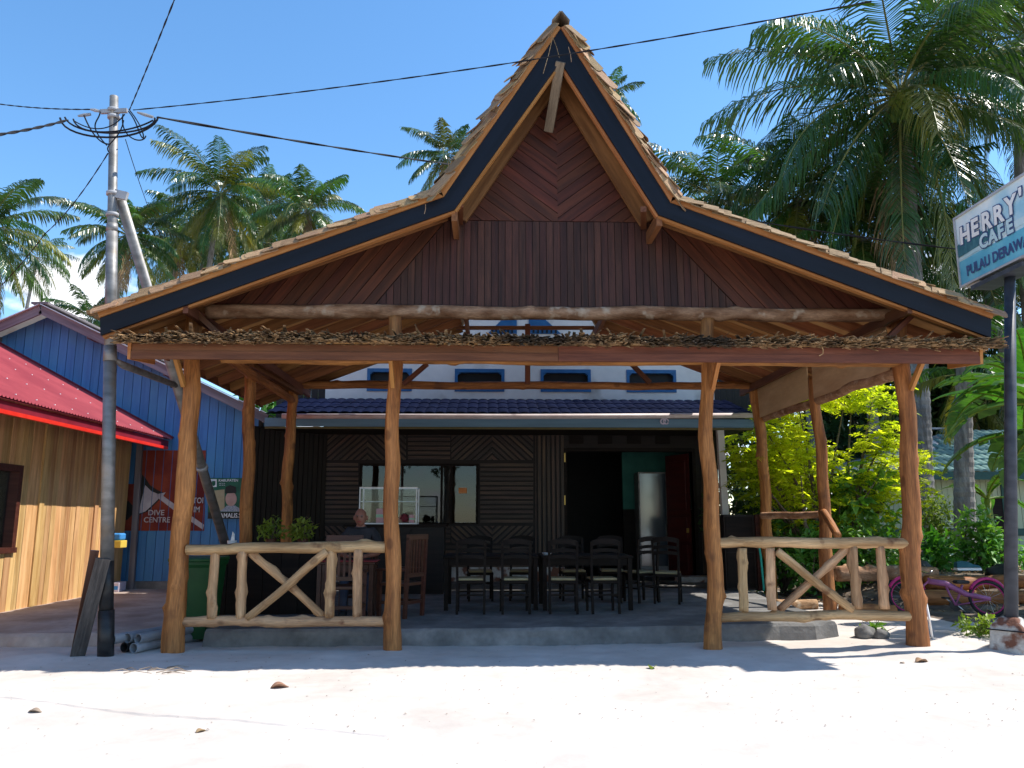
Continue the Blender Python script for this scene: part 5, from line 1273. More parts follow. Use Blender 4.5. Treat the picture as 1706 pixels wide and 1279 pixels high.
# ------------------------------------------------------------------ furniture under the roof
def make_cafe_chair(name):
    r = empty(name, (0, 0, 0)); dk = 'dark_wood'
    for sx in (-1, 1):
        mb = MB(); mb.bar((sx * .19, .19, 0), (sx * .185, .185, .44), .034, .034, (0, 1, 0)); mb.build('front_leg', dk, r)
        mb = MB(); pts = [(sx * .19, -.22, 0), (sx * .19, -.19, .44), (sx * .197, -.205, .72), (sx * .20, -.25, 1.0)]
        for a, b in zip(pts, pts[1:]): mb.bar(a, b, .036, .03, (0, 1, 0))
        mb.build('rear_leg', dk, r)
        MB().bar((sx * .19, -.2, .22), (sx * .19, .19, .22), .02, .02).build('side_stretcher', dk, r)
    MB().bar((-.19, -.205, .26), (.19, -.205, .26), .02, .025).build('rear_stretcher', dk, r)
    MB().bar((-.19, .19, .28), (.19, .19, .28), .02, .025).build('front_stretcher', dk, r)
    MB().bevbox(-.205, .205, -.20, .21, .415, .455, .006).build('seat_frame', dk, r)
    MB().bevbox(-.19, .19, -.185, .20, .456, .49, .014).build('seat_cushion', 'seat_cream', r)
    def rail(nm, z, h, yy, bow):
        V = []; F = []; n = 8
        for i in range(n + 1):
            t = i / n * 2 - 1; x = t * .195; y = yy - .035 * (1 - t * t); zz = z + bow * (1 - t * t)
            V += [(x, y - .011, zz - h / 2), (x, y + .011, zz - h / 2), (x, y + .011, zz + h / 2), (x, y - .011, zz + h / 2)]
        F = [(4 * i + k, 4 * i + 4 + k, 4 * i + 4 + (k + 1) % 4, 4 * i + (k + 1) % 4) for i in range(n) for k in range(4)] + [(0, 1, 2, 3), (4 * n + 3, 4 * n + 2, 4 * n + 1, 4 * n)]
        new(nm, V, F, dk, r)
    rail('top_rail', .975, .075, -.243, .03); rail('back_slat', .86, .05, -.222, .022); rail('back_slat', .775, .05, -.21, .018)
    return r
CH = [(785, 11.45, 0, 'dark cafe chair at the left end of the front row'), (858, 11.45, 3, 'dark cafe chair second in the front row'),
      (938, 11.45, -3, 'dark cafe chair third in the front row'), (1004, 11.45, 4, 'dark cafe chair at the right end of the front row'),
      (1068, 12.9, 25, 'dark cafe chair right of the tables, nearer the door gap'), (1113, 12.7, -18, 'dark cafe chair farthest right, before the open red door'),
      (800, 13.2, 184, 'dark cafe chair tucked behind the left end of the long tables'), (870, 13.25, 176, 'dark cafe chair second along the far side of the tables'),
      (955, 13.2, 182, 'dark cafe chair third along the far side of the tables'), (1020, 13.3, 177, 'dark cafe chair at the right end of the far side')]
proto = make_cafe_chair('cafe_chair')
for i, (u, Y, a, lab) in enumerate(CH):
    o = proto if i == 0 else copy_tree(proto)
    x = P(u, 950, Y).x
    o.location = (x, Y + .05, SLAB); o.rotation_euler = (0, 0, R(a)); tag(o, lab, 'chair', 'dark cafe chairs')
def table(label, x0, x1, y0, y1, h, mat, name='table', group=None, leg=.06, z=SLAB):
    r = empty(name, ((x0 + x1) / 2, (y0 + y1) / 2, z), label, 'table', group)
    MB().bevbox(x0, x1, y0, y1, z + h - .035, z + h, .008).build('table_top', mat, r)
    for x in (x0 + .05, x1 - .05):
        for y in (y0 + .05, y1 - .05): MB().box(x - leg / 2, x + leg / 2, y - leg / 2, y + leg / 2, z, z + h - .036).build('leg', mat, r)
    MB().box(x0 + .09, x1 - .09, y0 + .03, y0 + .055, z + h - .14, z + h - .037).build('apron', mat, r)
    MB().box(x0 + .09, x1 - .09, y1 - .055, y1 - .03, z + h - .14, z + h - .037).build('apron', mat, r)
    return r
tg_ = 'long dark tables'
table('dark wooden table at the left of the long pair', P(737, 950, 11.6).x, P(899, 950, 11.6).x, 11.72, 12.75, .78, 'dark_wood', group=tg_)
table('dark wooden table at the right of the long pair', P(903, 950, 11.6).x, P(1058, 950, 11.6).x, 11.70, 12.75, .78, 'dark_wood', group=tg_)
# ashtray-white dish on the table
q = P(911, 930, 12.0); MB().lathe([(.05, 0), (.075, .03), (.07, .032), (.045, .008)], 14, (q.x, 12.0, SLAB + .781)).build('dish', 'ceramic')
tag(bpy.data.objects['dish'], 'small white dish on the long dark table', 'dish')
# brown slatted chairs on the left
def make_brown_chair(name):
    r = empty(name); br = 'chair_brown'
    for sx in (-1, 1):
        MB().bar((sx * .21, .2, 0), (sx * .21, .2, .62), .05, .05, (0, 1, 0)).build('front_leg', br, r)
        MB().bar((sx * .21, -.22, 0), (sx * .21, -.26, 1.06), .05, .045, (0, 1, 0)).build('rear_leg', br, r)
        MB().bevbox(sx * .21 - .035, sx * .21 + .035, -.24, .25, .62, .65, .008).build('armrest', br, r)
        MB().bar((sx * .21, -.2, .2), (sx * .21, .2, .2), .03, .04).build('side_stretcher', br, r)
    MB().bevbox(-.22, .22, -.22, .24, .42, .46, .008).build('seat', br, r)
    MB().bar((-.235, -.262, 1.07), (.235, -.262, 1.07), .05, .07).build('top_rail', br, r)
    MB().bar((-.2, -.243, .56), (.2, -.243, .56), .03, .05).build('lower_rail', br, r)
    for k in range(5): x = -.14 + .07 * k; MB().bar((x, -.244, .58), (x, -.26, 1.04), .03, .016, (0, 1, 0)).build('back_slat', br, r)
    MB().bar((-.21, -.225, .2), (.21, -.225, .2), .03, .04).build('rear_stretcher', br, r)
    return r
bp = make_brown_chair('wooden_armchair')
for i, (u, Y, a, lab) in enumerate([(578, 10.55, 2, 'brown slatted armchair with its back to the railing, before the seated man'), (668, 11.1, 62, 'brown slatted armchair half hidden behind the second log post'),
                                    (598, 11.55, 180, 'brown slatted armchair in which the man sits')]):
    o = bp if i == 0 else copy_tree(bp)
    o.location = (P(u, 950, Y).x, Y, SLAB); o.rotation_euler = (0, 0, R(a)); tag(o, lab, 'chair', 'brown slatted armchairs')
xm_ = P(585, 900, 11.0).x
table('small table with dark red top between the seated man and the railing', xm_ - .45, xm_ + .35, 10.88, 11.28, .74, 'chair_brown', name='small_table', leg=.055)
MB().bevbox(xm_ - .47, xm_ + .37, 10.86, 11.30, SLAB + .741, SLAB + .75, .003).build('table_cloth', 'cloth_red'); tag(bpy.data.objects['table_cloth'], 'dark red cloth on the small table before the seated man', 'tablecloth')
# dark counter with plants behind the left railing
kx0, kx1 = P(350, 960, 11.4).x, P(528, 960, 11.4).x
kc = empty('counter', ((kx0 + kx1) / 2, 11.5, SLAB), 'dark panelled counter behind the shaded left railing', 'counter')
MB().bevbox(kx0 - .04, kx1 + .04, 11.3, 11.95, SLAB + .86, SLAB + .90, .008).build('counter_top', 'dark_wood', kc)
for k in range(6):
    a = kx0 + (kx1 - kx0) * k / 6; MB().box(a + .004, a + (kx1 - kx0) / 6 - .004, 11.36, 11.38, SLAB, SLAB + .855).build('front_panel', 'dark_wood', kc)
MB().box(kx0, kx1, 11.385, 11.9, SLAB, SLAB + .855).build('carcass', 'dark_wall', kc)
for u, sd, lab in ((452, 70, 'bushy green potted plant on the counter, left of the log post'), (505, 71, 'bushy green potted plant on the counter, right of the log post')):
    x = P(u, 880, 11.6).x; z = SLAB + .90
    r = shrub('potted_plant', lab, 'plant', 'potted plants', (x, 11.62, z + .08), (x, 11.62, z + .26), (.17, .15, .19), 240, .085, 'leaf_lime', sd, stems=8, twig_leaves=6, clump=.05, r=.006)
    MB().lathe([(.06, 0), (.085, .13), (.09, .135), (.08, .12)], 14, (x, 11.62, z)).build('pot', 'chair_brown', r, smooth=False)
    for o_ in r.children: pass
x = P(387, 895, 11.5).x; tr = empty('napkin_holder', (x, 11.5, SLAB + .9), 'small pale pot with napkins on the left end of the counter', 'holder')
MB().lathe([(.05, 0), (.07, .11), (.065, .11), (.045, .02)], 14, (x, 11.5, SLAB + .9)).build('pot', 'ceramic', tr)
new('napkin', [(x - .03, 11.5, SLAB + .95), (x + .04, 11.5, SLAB + .95), (x + .01, 11.47, SLAB + 1.14), (x + .02, 11.53, SLAB + 1.1), (x - .01, 11.5, SLAB + 1.05)], [(0, 1, 3, 4), (4, 3, 2), (0, 1, 2)], 'print_white', tr)
# wheelie bin
bq = P(322, 1000, 10.35); bn = empty('wheelie_bin', (bq.x, 10.4, 0), 'green plastic wheelie bin behind the left corner post', 'bin')
x, y = bq.x + .02, 10.42; z0 = ground_h(x, y)
V = []
for z, hw, hd in ((z0 + .03, .20, .22), (z0 + .90, .25, .29), (z0 + .94, .27, .31), (z0 + .97, .27, .31)):
    V += [(x - hw, y - hd, z), (x + hw, y - hd, z), (x + hw, y + hd, z), (x - hw, y + hd, z)]
new('bin_body', V, [(3, 2, 1, 0)] + [(4 * i + k, 4 * i + (k + 1) % 4, 4 * i + 4 + (k + 1) % 4, 4 * i + 4 + k) for i in range(3) for k in range(4)] + [(12, 13, 14, 15)], 'bin_green', bn)
MB().bevbox(x - .28, x + .28, y - .33, y + .33, z0 + .972, z0 + 1.02, .015).build('lid', 'bin_green', bn)
MB().tube([(x - .24, y + .34, z0 + .92), (x - .24, y + .40, z0 + .95), (x + .24, y + .40, z0 + .95), (x + .24, y + .34, z0 + .92)], .016, 8).build('handle', 'bin_green', bn)
for sx in (-1, 1): MB().tube([(x + sx * .21, y + .2, z0 + .09), (x + sx * .26, y + .2, z0 + .09)], .09, 16).build('wheel', 'rubber', bn)
# glass display case on a dark cabinet
c0, c1 = P(600, 873, 14.6), P(697, 812, 14.6); dc = empty('display_case', ((c0.x + c1.x) / 2, 14.6, c0.z), 'white-framed glass display case before the cafe window', 'display case')
yA_, yB_ = 14.4, 14.85; t = .022; fr = MB()
for xx in (c0.x, c1.x - t):
    for yy in (yA_, yB_ - t): fr.box(xx, xx + t, yy, yy + t, c0.z, c1.z)
for zz in (c0.z, c1.z - t):
    fr.box(c0.x + t, c1.x - t, yA_, yA_ + t, zz, zz + t); fr.box(c0.x + t, c1.x - t, yB_ - t, yB_, zz, zz + t)
    for xx in (c0.x, c1.x - t): fr.box(xx, xx + t, yA_ + t, yB_ - t, zz, zz + t)
fr.build('frame', 'print_white', dc)
zs = c0.z + .6 * (c1.z - c0.z); MB().box(c0.x + t, c1.x - t, yA_ + t, yB_ - t, zs, zs + .012).build('shelf', 'print_white', dc)
MB().box(c0.x + t, c1.x - t, yA_ + .004, yA_ + .009, c0.z + t, c1.z - t).build('front_glass', 'case_glass', dc)
for k, (uu, w, h, m, nm, lab) in enumerate([(634, .14, .26, 'pink_card', 'cake_box', 'pink box with a mint band in the glass case'), (686, .08, .15, 'pink_card', 'cake_box', 'small pink box at the right end of the glass case')]):
    q = P(uu, 870, 14.65); b = empty(nm, (q.x, 14.65, c0.z + t), lab, 'box', 'boxes in the glass case')
    MB().box(q.x - w / 2, q.x + w / 2, 14.55, 14.7, c0.z + t + .002, c0.z + t + h).build('box_body', m, b)
    MB().box(q.x - w / 2 - .003, q.x + w / 2 + .003, 14.547, 14.703, c0.z + t + h * .38, c0.z + t + h * .6).build('band', 'mint_card', b)
q = P(673, 866, 14.65); MB().lathe([(.01, 0), (.09, .01), (.105, .08), (.08, .14), (.01, .17)], 16, (q.x, 14.65, c0.z + t + .002)).build('cake', 'cake_red', smooth=True); tag(bpy.data.objects['cake'], 'round dark red cake in the glass display case', 'cake')
cb = empty('cabinet', ((c0.x + c1.x) / 2, 14.6, SLAB), 'low dark cabinet carrying the glass display case', 'cabinet')
MB().box(c0.x - .25, c1.x + .55, 14.3, 14.95, c0.z - .045, c0.z - .004).build('cabinet_top', 'dark_wood', cb)
for a, b in ((c0.x - .2, c0.x + .35), (c0.x + .36, c1.x - .1), (c1.x - .09, c1.x + .5)): MB().box(a, b, 14.34, 14.37, SLAB + .08, c0.z - .05).build('cabinet_door', 'dark_wall', cb)
MB().box(c0.x - .2, c1.x + .5, 14.375, 14.9, SLAB, c0.z - .05).build('carcass', 'dark_wall', cb)
# fridge inside the doorway
f0, f1 = P(1066, 893, 18.4), P(1110, 786, 18.4); fg = empty('drinks_fridge', ((f0.x + f1.x) / 2, 18.6, SLAB), 'tall glass-door drinks fridge inside the cafe doorway', 'fridge')
MB().bevbox(f0.x, f1.x, 18.42, 18.95, SLAB + .01, f1.z, .01).build('fridge_body', 'steel', fg)
MB().box(f0.x + .03, f1.x - .03, 18.405, 18.418, SLAB + .25, f1.z - .04).build('glass_door', 'fridge_glass', fg)
MB().box(f1.x - .05, f1.x - .03, 18.36, 18.404, SLAB + .9, SLAB + 1.2).build('handle', 'black_paint', fg)
# dark cupboard by the porch end and a green broom
k0, k1 = P(1212, 985, 14.9), P(1258, 857, 14.9); cu = empty('cupboard', ((k0.x + k1.x) / 2, 15.1, SLAB), 'small dark cupboard beside the rear corner post', 'cupboard')
MB().bevbox(k0.x, k1.x, 14.95, 15.3, SLAB, k1.z, .008).build('carcass', 'dark_wall', cu)
MB().box(k0.x + .03, k1.x - .05, 14.925, 14.948, SLAB + .05, (SLAB + k1.z) / 2 - .01).build('cupboard_door', 'dark_wood', cu); MB().box(k0.x + .03, k1.x - .05, 14.925, 14.948, (SLAB + k1.z) / 2 + .01, k1.z - .04).build('cupboard_door', 'dark_wood', cu)
MB().box(k1.x, k1.x + .09, 14.9, 15.0, SLAB, k1.z).build('side_post', 'chair_brown', cu)
hs = P(1264, 905, 14.5); hose = MB().tube([hs, hs + Vector((.06, .1, -.25)), Vector((hs.x + .12, hs.y + .2, .22))], .02, 8).build('hose_end', 'teal_plastic'); tag(hose, 'teal plastic hose end hanging by the rear corner post', 'hose')

# ------------------------------------------------------------------ seated man
def skinned(chain, edges, radii, sub=2):
    me = bpy.data.meshes.new('skin'); me.from_pydata([tuple(p) for p in chain], edges, [])
    ob = bpy.data.objects.new('tmp_skin', me); col.objects.link(ob)
    ob.modifiers.new('s', 'SKIN'); sv_ = me.skin_vertices[0].data
    for i, r in enumerate(radii): sv_[i].radius = r if hasattr(r, '__len__') else (r, r)
    sv_[0].use_root = True
    m = ob.modifiers.new('u', 'SUBSURF'); m.levels = sub
    bpy.context.view_layer.update()
    out = bpy.data.meshes.new_from_object(ob.evaluated_get(bpy.context.evaluated_depsgraph_get()))
    V = [v.co.copy() for v in out.vertices]; F = [tuple(p.vertices) for p in out.polygons]
    bpy.data.objects.remove(ob); bpy.data.meshes.remove(out)
    return V, F
man_x, man_y = P(600, 900, 11.45).x, 11.45
man = empty('person', (man_x, man_y, SLAB), 'bald man in dark polo shirt sitting at a table behind the railing', 'person')
B = lambda x, y, z: Vector((man_x + x, man_y + y, SLAB + z))
# head: shaped ellipsoid with brow, nose, jaw, ears
V, F = [], []; nu, nv = 24, 18; hc = B(0, -.02, 1.335)
for j in range(nv + 1):
    ph = math.pi * j / nv; zz = math.cos(ph)
    for i in range(nu):
        th = 2 * math.pi * i / nu; fx = math.cos(th); fy = math.sin(th); rr = math.sin(ph)
        w = .086 * (1 - .22 * max(0, -zz) ** 1.5); dpt = .104 * (1 - .12 * max(0, -zz)); x = fx * rr * w; y = fy * rr * dpt; z = zz * .128
        if fy < -.3:
            front = max(0, -fy - .3) / .7
            y -= front * (.028 * math.exp(-((z + .015) / .028) ** 2 - (x / .014) ** 2) + .006 * math.exp(-((z - .03) / .012) ** 2) + .006 * math.exp(-((z + .062) / .014) ** 2 - (x / .025) ** 2) + .008 * math.exp(-((z + .10) / .02) ** 2 - (x / .03) ** 2))
            y += front * .009 * math.exp(-((z - .008) / .012) ** 2) * (math.exp(-((abs(x) - .032) / .014) ** 2))
        V.append(hc + Vector((x, y, z)))
F = [(j * nu + i, j * nu + (i + 1) % nu, (j + 1) * nu + (i + 1) % nu, (j + 1) * nu + i) for j in range(nv) for i in range(nu)]
body = MB().add(V, F)
for sx in (-1, 1):
    body.lathe([(.004, -.033), (.016, -.025), (.02, 0), (.016, .025), (.004, .033)], 8, tuple(hc + Vector((sx * .087, .005, -.005))))
V, F = skinned([B(0, .07, .55), B(0, .05, .90), B(0, .03, 1.08), B(0, .02, 1.18), B(0, .0, 1.29)] + [B(sx * q[0], q[1], q[2]) for sx in (-1, 1) for q in ((.16, .03, 1.12), (.225, .02, 1.04), (.285, -.05, .84), (.20, -.18, .82), (.12, -.30, .80), (.08, -.345, .80))],
               [(0, 1), (1, 2), (2, 3), (3, 4), (2, 5), (5, 6), (6, 7), (7, 8), (8, 9), (9, 10), (2, 11), (11, 12), (12, 13), (13, 14), (14, 15), (15, 16)],
               [.12, .12, .09, .066, .062] + [.06, .05, .042, .038, .028, .034] * 2, 2); body.add(V, F)
# hands with fingers
for sx in (-1, 1):
    wr_ = B(sx * .12, -.30, .80)
    pm = wr_ + Vector((-sx * .05, -.05, 0)); dv = Vector((-sx * .8, -.55, 0)).normalized(); ac = Vector((-dv.y, dv.x, 0))
    for k, ln in enumerate((.062, .075, .078, .07)):
        st = pm + dv * .02 + ac * (.018 * (k - 1.5)); p1 = st + dv * ln * .55 + Vector((0, 0, .008)); p2 = p1 + dv * ln * .45 + Vector((0, 0, -.018))
        V, F = skinned([st, p1, p2], [(0, 1), (1, 2)], [.0095, .009, .0075], 1); body.add(V, F)
    st = pm - dv * .02 - ac * .03 * sx; V, F = skinned([st, st + dv * .03 - ac * .03 * sx, st + dv * .065 - ac * .035 * sx], [(0, 1), (1, 2)], [.012, .011, .009], 1); body.add(V, F)
body.build('body', 'skin', man, smooth=True)
ch = [B(0, .08, .50), B(0, .07, .68), B(0, .05, .94), B(0, .03, 1.11), B(0, .02, 1.17), B(-.16, .03, 1.135), B(-.235, .02, 1.06), B(-.285, -.03, .85), B(.16, .03, 1.135), B(.235, .02, 1.06), B(.285, -.03, .85)]
V, F = skinned(ch, [(0, 1), (1, 2), (2, 3), (3, 4), (3, 5), (5, 6), (6, 7), (3, 8), (8, 9), (9, 10)], [(.17, .13), (.165, .13), (.17, .125), (.13, .10), (.07, .07), (.085, .08), (.072, .07), (.058, .056), (.085, .08), (.072, .07), (.058, .056)], 2)
new('polo_shirt', V, F, 'polo', man, smooth=True)
mbc = MB().tube([B(.075 * math.cos(a), .012 + .075 * math.sin(a), 1.20 + .012 * math.sin(a)) for a in [k * math.pi / 8 for k in range(17)]], .012, 6); mbc.build('collar', 'polo', man)
ch = [B(0, .08, .50), B(-.1, .0, .52), B(-.14, -.36, .50), B(-.14, -.38, .06), B(.1, .0, .52), B(.14, -.36, .50), B(.14, -.38, .06)]
V, F = skinned(ch, [(0, 1), (1, 2), (2, 3), (0, 4), (4, 5), (5, 6)], [.12, .095, .068, .05, .095, .068, .05], 2); new('trousers', V, F, 'denim', man, smooth=True)
for sx in (-1, 1): MB().bevbox(man_x + sx * .14 - .045, man_x + sx * .14 + .045, man_y - .52, man_y - .30, SLAB, SLAB + .08, .025).build('shoe', 'rubber', man)
for sx in (-1, 1):
    e = hc + Vector((sx * .031, -.094, .008)); eb = MB().lathe([(.002, -.008), (.014, -.004), (.014, .004), (.002, .008)], 8, tuple(e)); eb.build('eye', 'mural_black', man)
    MB().bar(hc + Vector((sx * .018, -.110, .027)), hc + Vector((sx * .048, -.100, .029)), .014, .010).build('eyebrow', 'hair_grey', man)
MB().bar(hc + Vector((-.024, -.097, -.060)), hc + Vector((.024, -.097, -.060)), .012, .010).build('lips', 'cake_red', man)

# ------------------------------------------------------------------ pipes, planks and things lying about
pipe_dir = Vector((.62, 1.55, 0)).normalized()
rp = random.Random(12)
for i, (u, v, lab, mt) in enumerate([(233, 1066, 'grey plastic pipe, upper right end of the bundle by the pole', 'pvc_grey'), (214, 1064, 'grey plastic pipe, upper middle of the bundle by the pole', 'pvc_grey'), (195, 1066, 'grey plastic pipe, end hidden close against the pole', 'pvc_grey'),
                                (228, 1078, 'grey plastic pipe, lowest open end of the bundle', 'pvc_grey'), (208, 1080, 'dark plastic pipe, lowest in the bundle beside the pole', 'black_paint')]):
    r = .055 if i != 3 else .058; z = (.055 if v > 1072 else .155); a = P(u, v, 9.5); a.z = ground_h(a.x, 9.5) + z + .005; a.y = 9.42 + rp.uniform(-.05, .1)
    b = a + pipe_dir * rp.uniform(1.5, 1.7); pr = empty('plastic_pipe', a, lab, 'pipe', 'pipes lying by the pole')
    d = pipe_dir; s1 = Vector((-d.y, d.x, 0)); n = 18; V = []; 
    for rr_, p in ((r, a), (r, b), (r * .9, b), (r * .9, a)):
        V += [p + (s1 * math.cos(2 * math.pi * k / n) + Vector((0, 0, 1)) * math.sin(2 * math.pi * k / n)) * rr_ for k in range(n)]
    F = [(q * n + k, q * n + (k + 1) % n, ((q + 1) % 4) * n + (k + 1) % n, ((q + 1) % 4) * n + k) for q in range(4) for k in range(n)]
    new('pipe_wall', V, F, mt, pr, smooth=False)
for (u0, v0, u1, v1, w, dy, lab, mt) in ((117, 1092, 158, 917, .09, .10, 'weathered dark plank leaning on the pole, nearer the timber house', 'chair_brown'), (129, 1093, 172, 930, .15, 0, 'weathered grey plank leaning against the black pole foot', 'old_plank')):
    a = G(u0, v0, 0); a.y += dy; a.z = ground_h(a.x, a.y) - .01; b = P(u1, v1, 9.03 + dy); o = plank('leaning_plank', a, b, w, .03, mt, None, up=(.55, -1, .1)); tag(o, lab, 'plank', 'planks leaning on the pole')
# logs and stones behind the bicycle
lg = [((1395, 975), (1560, 968), 13.6, .13, 'log_bark', 'peeled log lying behind the corner post, uppermost'), ((1545, 985), (1720, 980), 13.2, .12, 'log', 'brown log lying behind the pink bicycle, upper'), ((1530, 1002), (1720, 998), 12.9, .13, 'log', 'brown log lying behind the pink bicycle, lower'),
      ((1290, 975), (1360, 1000), 13.0, .09, 'log_bark', 'thin bark-covered log on the sand inside the side rail'), ((1400, 1005), (1490, 1008), 12.0, .10, 'log', 'short cut log lying behind the right railing')]
for i, (a, b, Y, r, mt, lab) in enumerate(lg):
    p, q = P(*a, Y), P(*b, Y); z = max(ground_h(p.x, Y), ground_h(q.x, Y)) + r * .8
    if i in (1, 0): z += .16
    p.z = q.z = z; o = log('fallen_log', p, q, r, r * .9, mt, None, 400 + i, 5, .03, 12); tag(o, lab, 'log', 'logs on the garden edge')
def stone(name, label, c, r, seed, mat='block_concrete', cat='stone', group='stones on the garden edge'):
    bm = bmesh.new(); bmesh.ops.create_icosphere(bm, subdivisions=3, radius=1)
    for v in bm.verts:
        n_ = v.co.copy(); k = 1 + .28 * noise.noise(n_ * 1.3 + Vector((seed, 0, 0))) + .1 * noise.noise(n_ * 4 + Vector((seed, 2, 0))); v.co = Vector((n_.x * r[0], n_.y * r[1], n_.z * r[2])) * k + Vector(c)
    V = [v.co.copy() for v in bm.verts]; bm.verts.index_update(); F = [tuple(v.index for v in f.verts) for f in bm.faces]; bm.free()
    return tag(new(name, V, F, mat, smooth=True), label, cat, group)
for i, (u, v, Y, r, m, lab) in enumerate([(1440, 1046, 10.1, (.13, .11, .10), 'concrete', 'grey stone at the broken corner of the concrete floor'), (1468, 1052, 10.0, (.09, .08, .07), 'concrete', 'small grey stone by the weed near the corner post'),
        (1530, 955, 13.9, (.32, .22, .26), 'mural_black', 'dark rubbish sack behind the corner post'), (1487, 952, 14.0, (.2, .18, .2), 'ball_blue', 'dark blue-green bundle behind the right railing'), (1665, 945, 14.4, (.28, .2, .15), 'mural_black', 'dark heap on the soil behind the sign post')]):
    q = P(u, v, Y); stone('garden_stone' if i < 2 else 'rubbish_heap', lab, (q.x, Y, ground_h(q.x, Y) + r[2] * .55), r, i * 7 + 1, m, 'stone' if i < 2 else 'rubbish', None)
# a ball half dark, half pale
q = P(1612, 958, 13.5); bz = ground_h(q.x, 13.5) + .36; bl_ = empty('old_shoe', (q.x, 13.5, bz), 'dark and white shoe lying on the logs behind the bicycle', 'shoe')
V, F = [], []; 
shoe = [(-.20, .03), (-.19, .10), (-.10, .125), (0, .11), (.09, .07), (.19, .05), (.22, .02)]
for nm, m, z0_, z1_, k in (('sole', 'print_white', 0, .04, 1.0), ('upper', 'ball_blue', .041, 1, .9)):
    mb = MB()
    for i in range(len(shoe) - 1):
        xa, ha = shoe[i]; xb, hb_ = shoe[i + 1]; wa, wb = .07 * k, .07 * k
        if nm == 'sole': ha = hb_ = .04
        else: ha, hb_ = max(.045, ha + .03), max(.045, hb_ + .03)
        mb.add([(q.x + xa, 13.5 - wa, bz + z0_), (q.x + xb, 13.5 - wb, bz + z0_), (q.x + xb, 13.5 + wb, bz + z0_), (q.x + xa, 13.5 + wa, bz + z0_), (q.x + xa, 13.5 - wa * .7, bz + ha), (q.x + xb, 13.5 - wb * .7, bz + hb_), (q.x + xb, 13.5 + wb * .7, bz + hb_), (q.x + xa, 13.5 + wa * .7, bz + ha)], BOXF)
    mb.build(nm, m, bl_)
# leaf litter on the soil and twigs: uncountable
rl = random.Random(90); V, F = [], []
for k in range(900):
    x, y = rl.uniform(5.4, 11), rl.uniform(12.2, 17); leaf(V, F, Vector((x, y, max(soil_z(x, y), ground_h(x, y)) + .015)), Vector((rl.uniform(-1, 1), rl.uniform(-1, 1), .15)), Vector((0, 0, 1)), rl.uniform(.05, .16), rl.uniform(.03, .07), .3)
tag(new('leaf_litter', V, F, 'dry_leaf'), 'dry leaf litter over the garden soil', 'leaf litter', kind='stuff')
def dry_leaf(u, v, s, rot, label, mat='dry_leaf'):
    q = G(u, v, 0); q.z = ground_h(q.x, q.y) + .004; V, F = [], []; n = 8
    for i in range(n + 1):
        t = i / n; w = s * .34 * math.sin(math.pi * min(.98, t + .04)) ** .8
        for k in (-1, 0, 1): V.append((t * s - s / 2, k * w, -.004 + abs(k) * w * .7 + .04 * s * math.sin(t * 5) + s * .05 * t))
    F = [(3 * i + k, 3 * i + 3 + k, 3 * i + 4 + k, 3 * i + 1 + k) for i in range(n) for k in (0, 1)]
    o = new('fallen_leaf', V, F, mat, None, Matrix.Translation(q) @ Matrix.Rotation(rot, 4, 'Z'), True); md = o.modifiers.new('t', 'SOLIDIFY'); md.thickness = .002
    tag(o, label, 'leaf', 'fallen leaves on the sand')
dry_leaf(466, 1146, .16, .4, 'curled brown dry leaf on the sunlit sand below the left railing')
dry_leaf(1087, 1114, .13, 1.2, 'green and yellow fallen leaf at the edge of the shade', 'leaf_lime')
dry_leaf(1536, 1104, .15, .2, 'pale dry leaf on the sand below the corner post')
dry_leaf(335, 1217, .08, .9, 'small tan leaf in the foreground sand, lower of two on the left')
dry_leaf(58, 1188, .10, .1, 'thin grey leaf on the sand near the left edge', 'twig')
dry_leaf(1503, 1105, .06, 2, 'tiny dark leaf left of the pale dry leaf', 'twig')
tw = empty('twig_heap', G(255, 1116), 'little heap of dry twigs on the sand right of the pole', 'twigs')
for k in range(12):
    q = G(255 + rl.uniform(-55, 55), 1116 + rl.uniform(-9, 9)); q.z = ground_h(q.x, q.y) + .012; a = rl.uniform(-.5, .5); d = Vector((math.cos(a), math.sin(a), 0)) * rl.uniform(.06, .16)
    MB().tube([q - d, q + Vector((rl.gauss(0, .02), rl.gauss(0, .02), .02)), q + d], [.006, .005, .003], 5).build('twig', 'twig', tw)
pw = G(1553, 1062, .07); o = MB().tube([P(1540, 990, 9.6), P(1548, 1030, 9.5), pw], .014, 6).build('loose_cord', 'print_white'); tag(o, 'pale cord hanging from the right corner post to the sand', 'cord')

# ------------------------------------------------------------------ pink bicycle
bk = empty('bicycle', (7.0, 12.05, 0), 'pink childs bicycle leaning by the logs behind the corner post', 'bicycle')
def wheel(c, r, yaw):
    w = empty('wheel', c, parent=bk); mw = Matrix.Translation(c) @ Matrix.Rotation(yaw, 4, 'Z') @ Matrix.Rotation(R(-7), 4, 'X')
    ring = lambda rr, n=28: [Vector((rr * math.cos(2 * math.pi * k / n), 0, rr * math.sin(2 * math.pi * k / n))) for k in range(n + 1)]
    MB().tube(ring(r), .024, 8, False).build('tyre', 'rubber', w, mw, True); MB().tube(ring(r - .03), .011, 6, False).build('rim', 'hot_pink', w, mw, True)
    for k in range(14):
        a = k * math.pi / 7; MB().tube([(0, .015 * (-1) ** k, 0), ((r - .035) * math.cos(a), 0, (r - .035) * math.sin(a))], .0022, 4).build('spoke', 'chrome', w, mw)
    MB().tube([(0, -.05, 0), (0, .05, 0)], .022, 10).build('hub', 'chrome', w, mw)
gzb = ground_h(7.2, 12); wr0 = .27
cA = P(1512, 1003, 12.2); cB = P(1648, 1012, 11.9); cA.z = ground_h(cA.x, 12.2) + wr0; cB.z = ground_h(cB.x, 11.9) + wr0
yaw = math.atan2(cB.y - cA.y, cB.x - cA.x)
wheel(cA, wr0 - .02, yaw); wheel(cB, wr0 - .02, yaw)
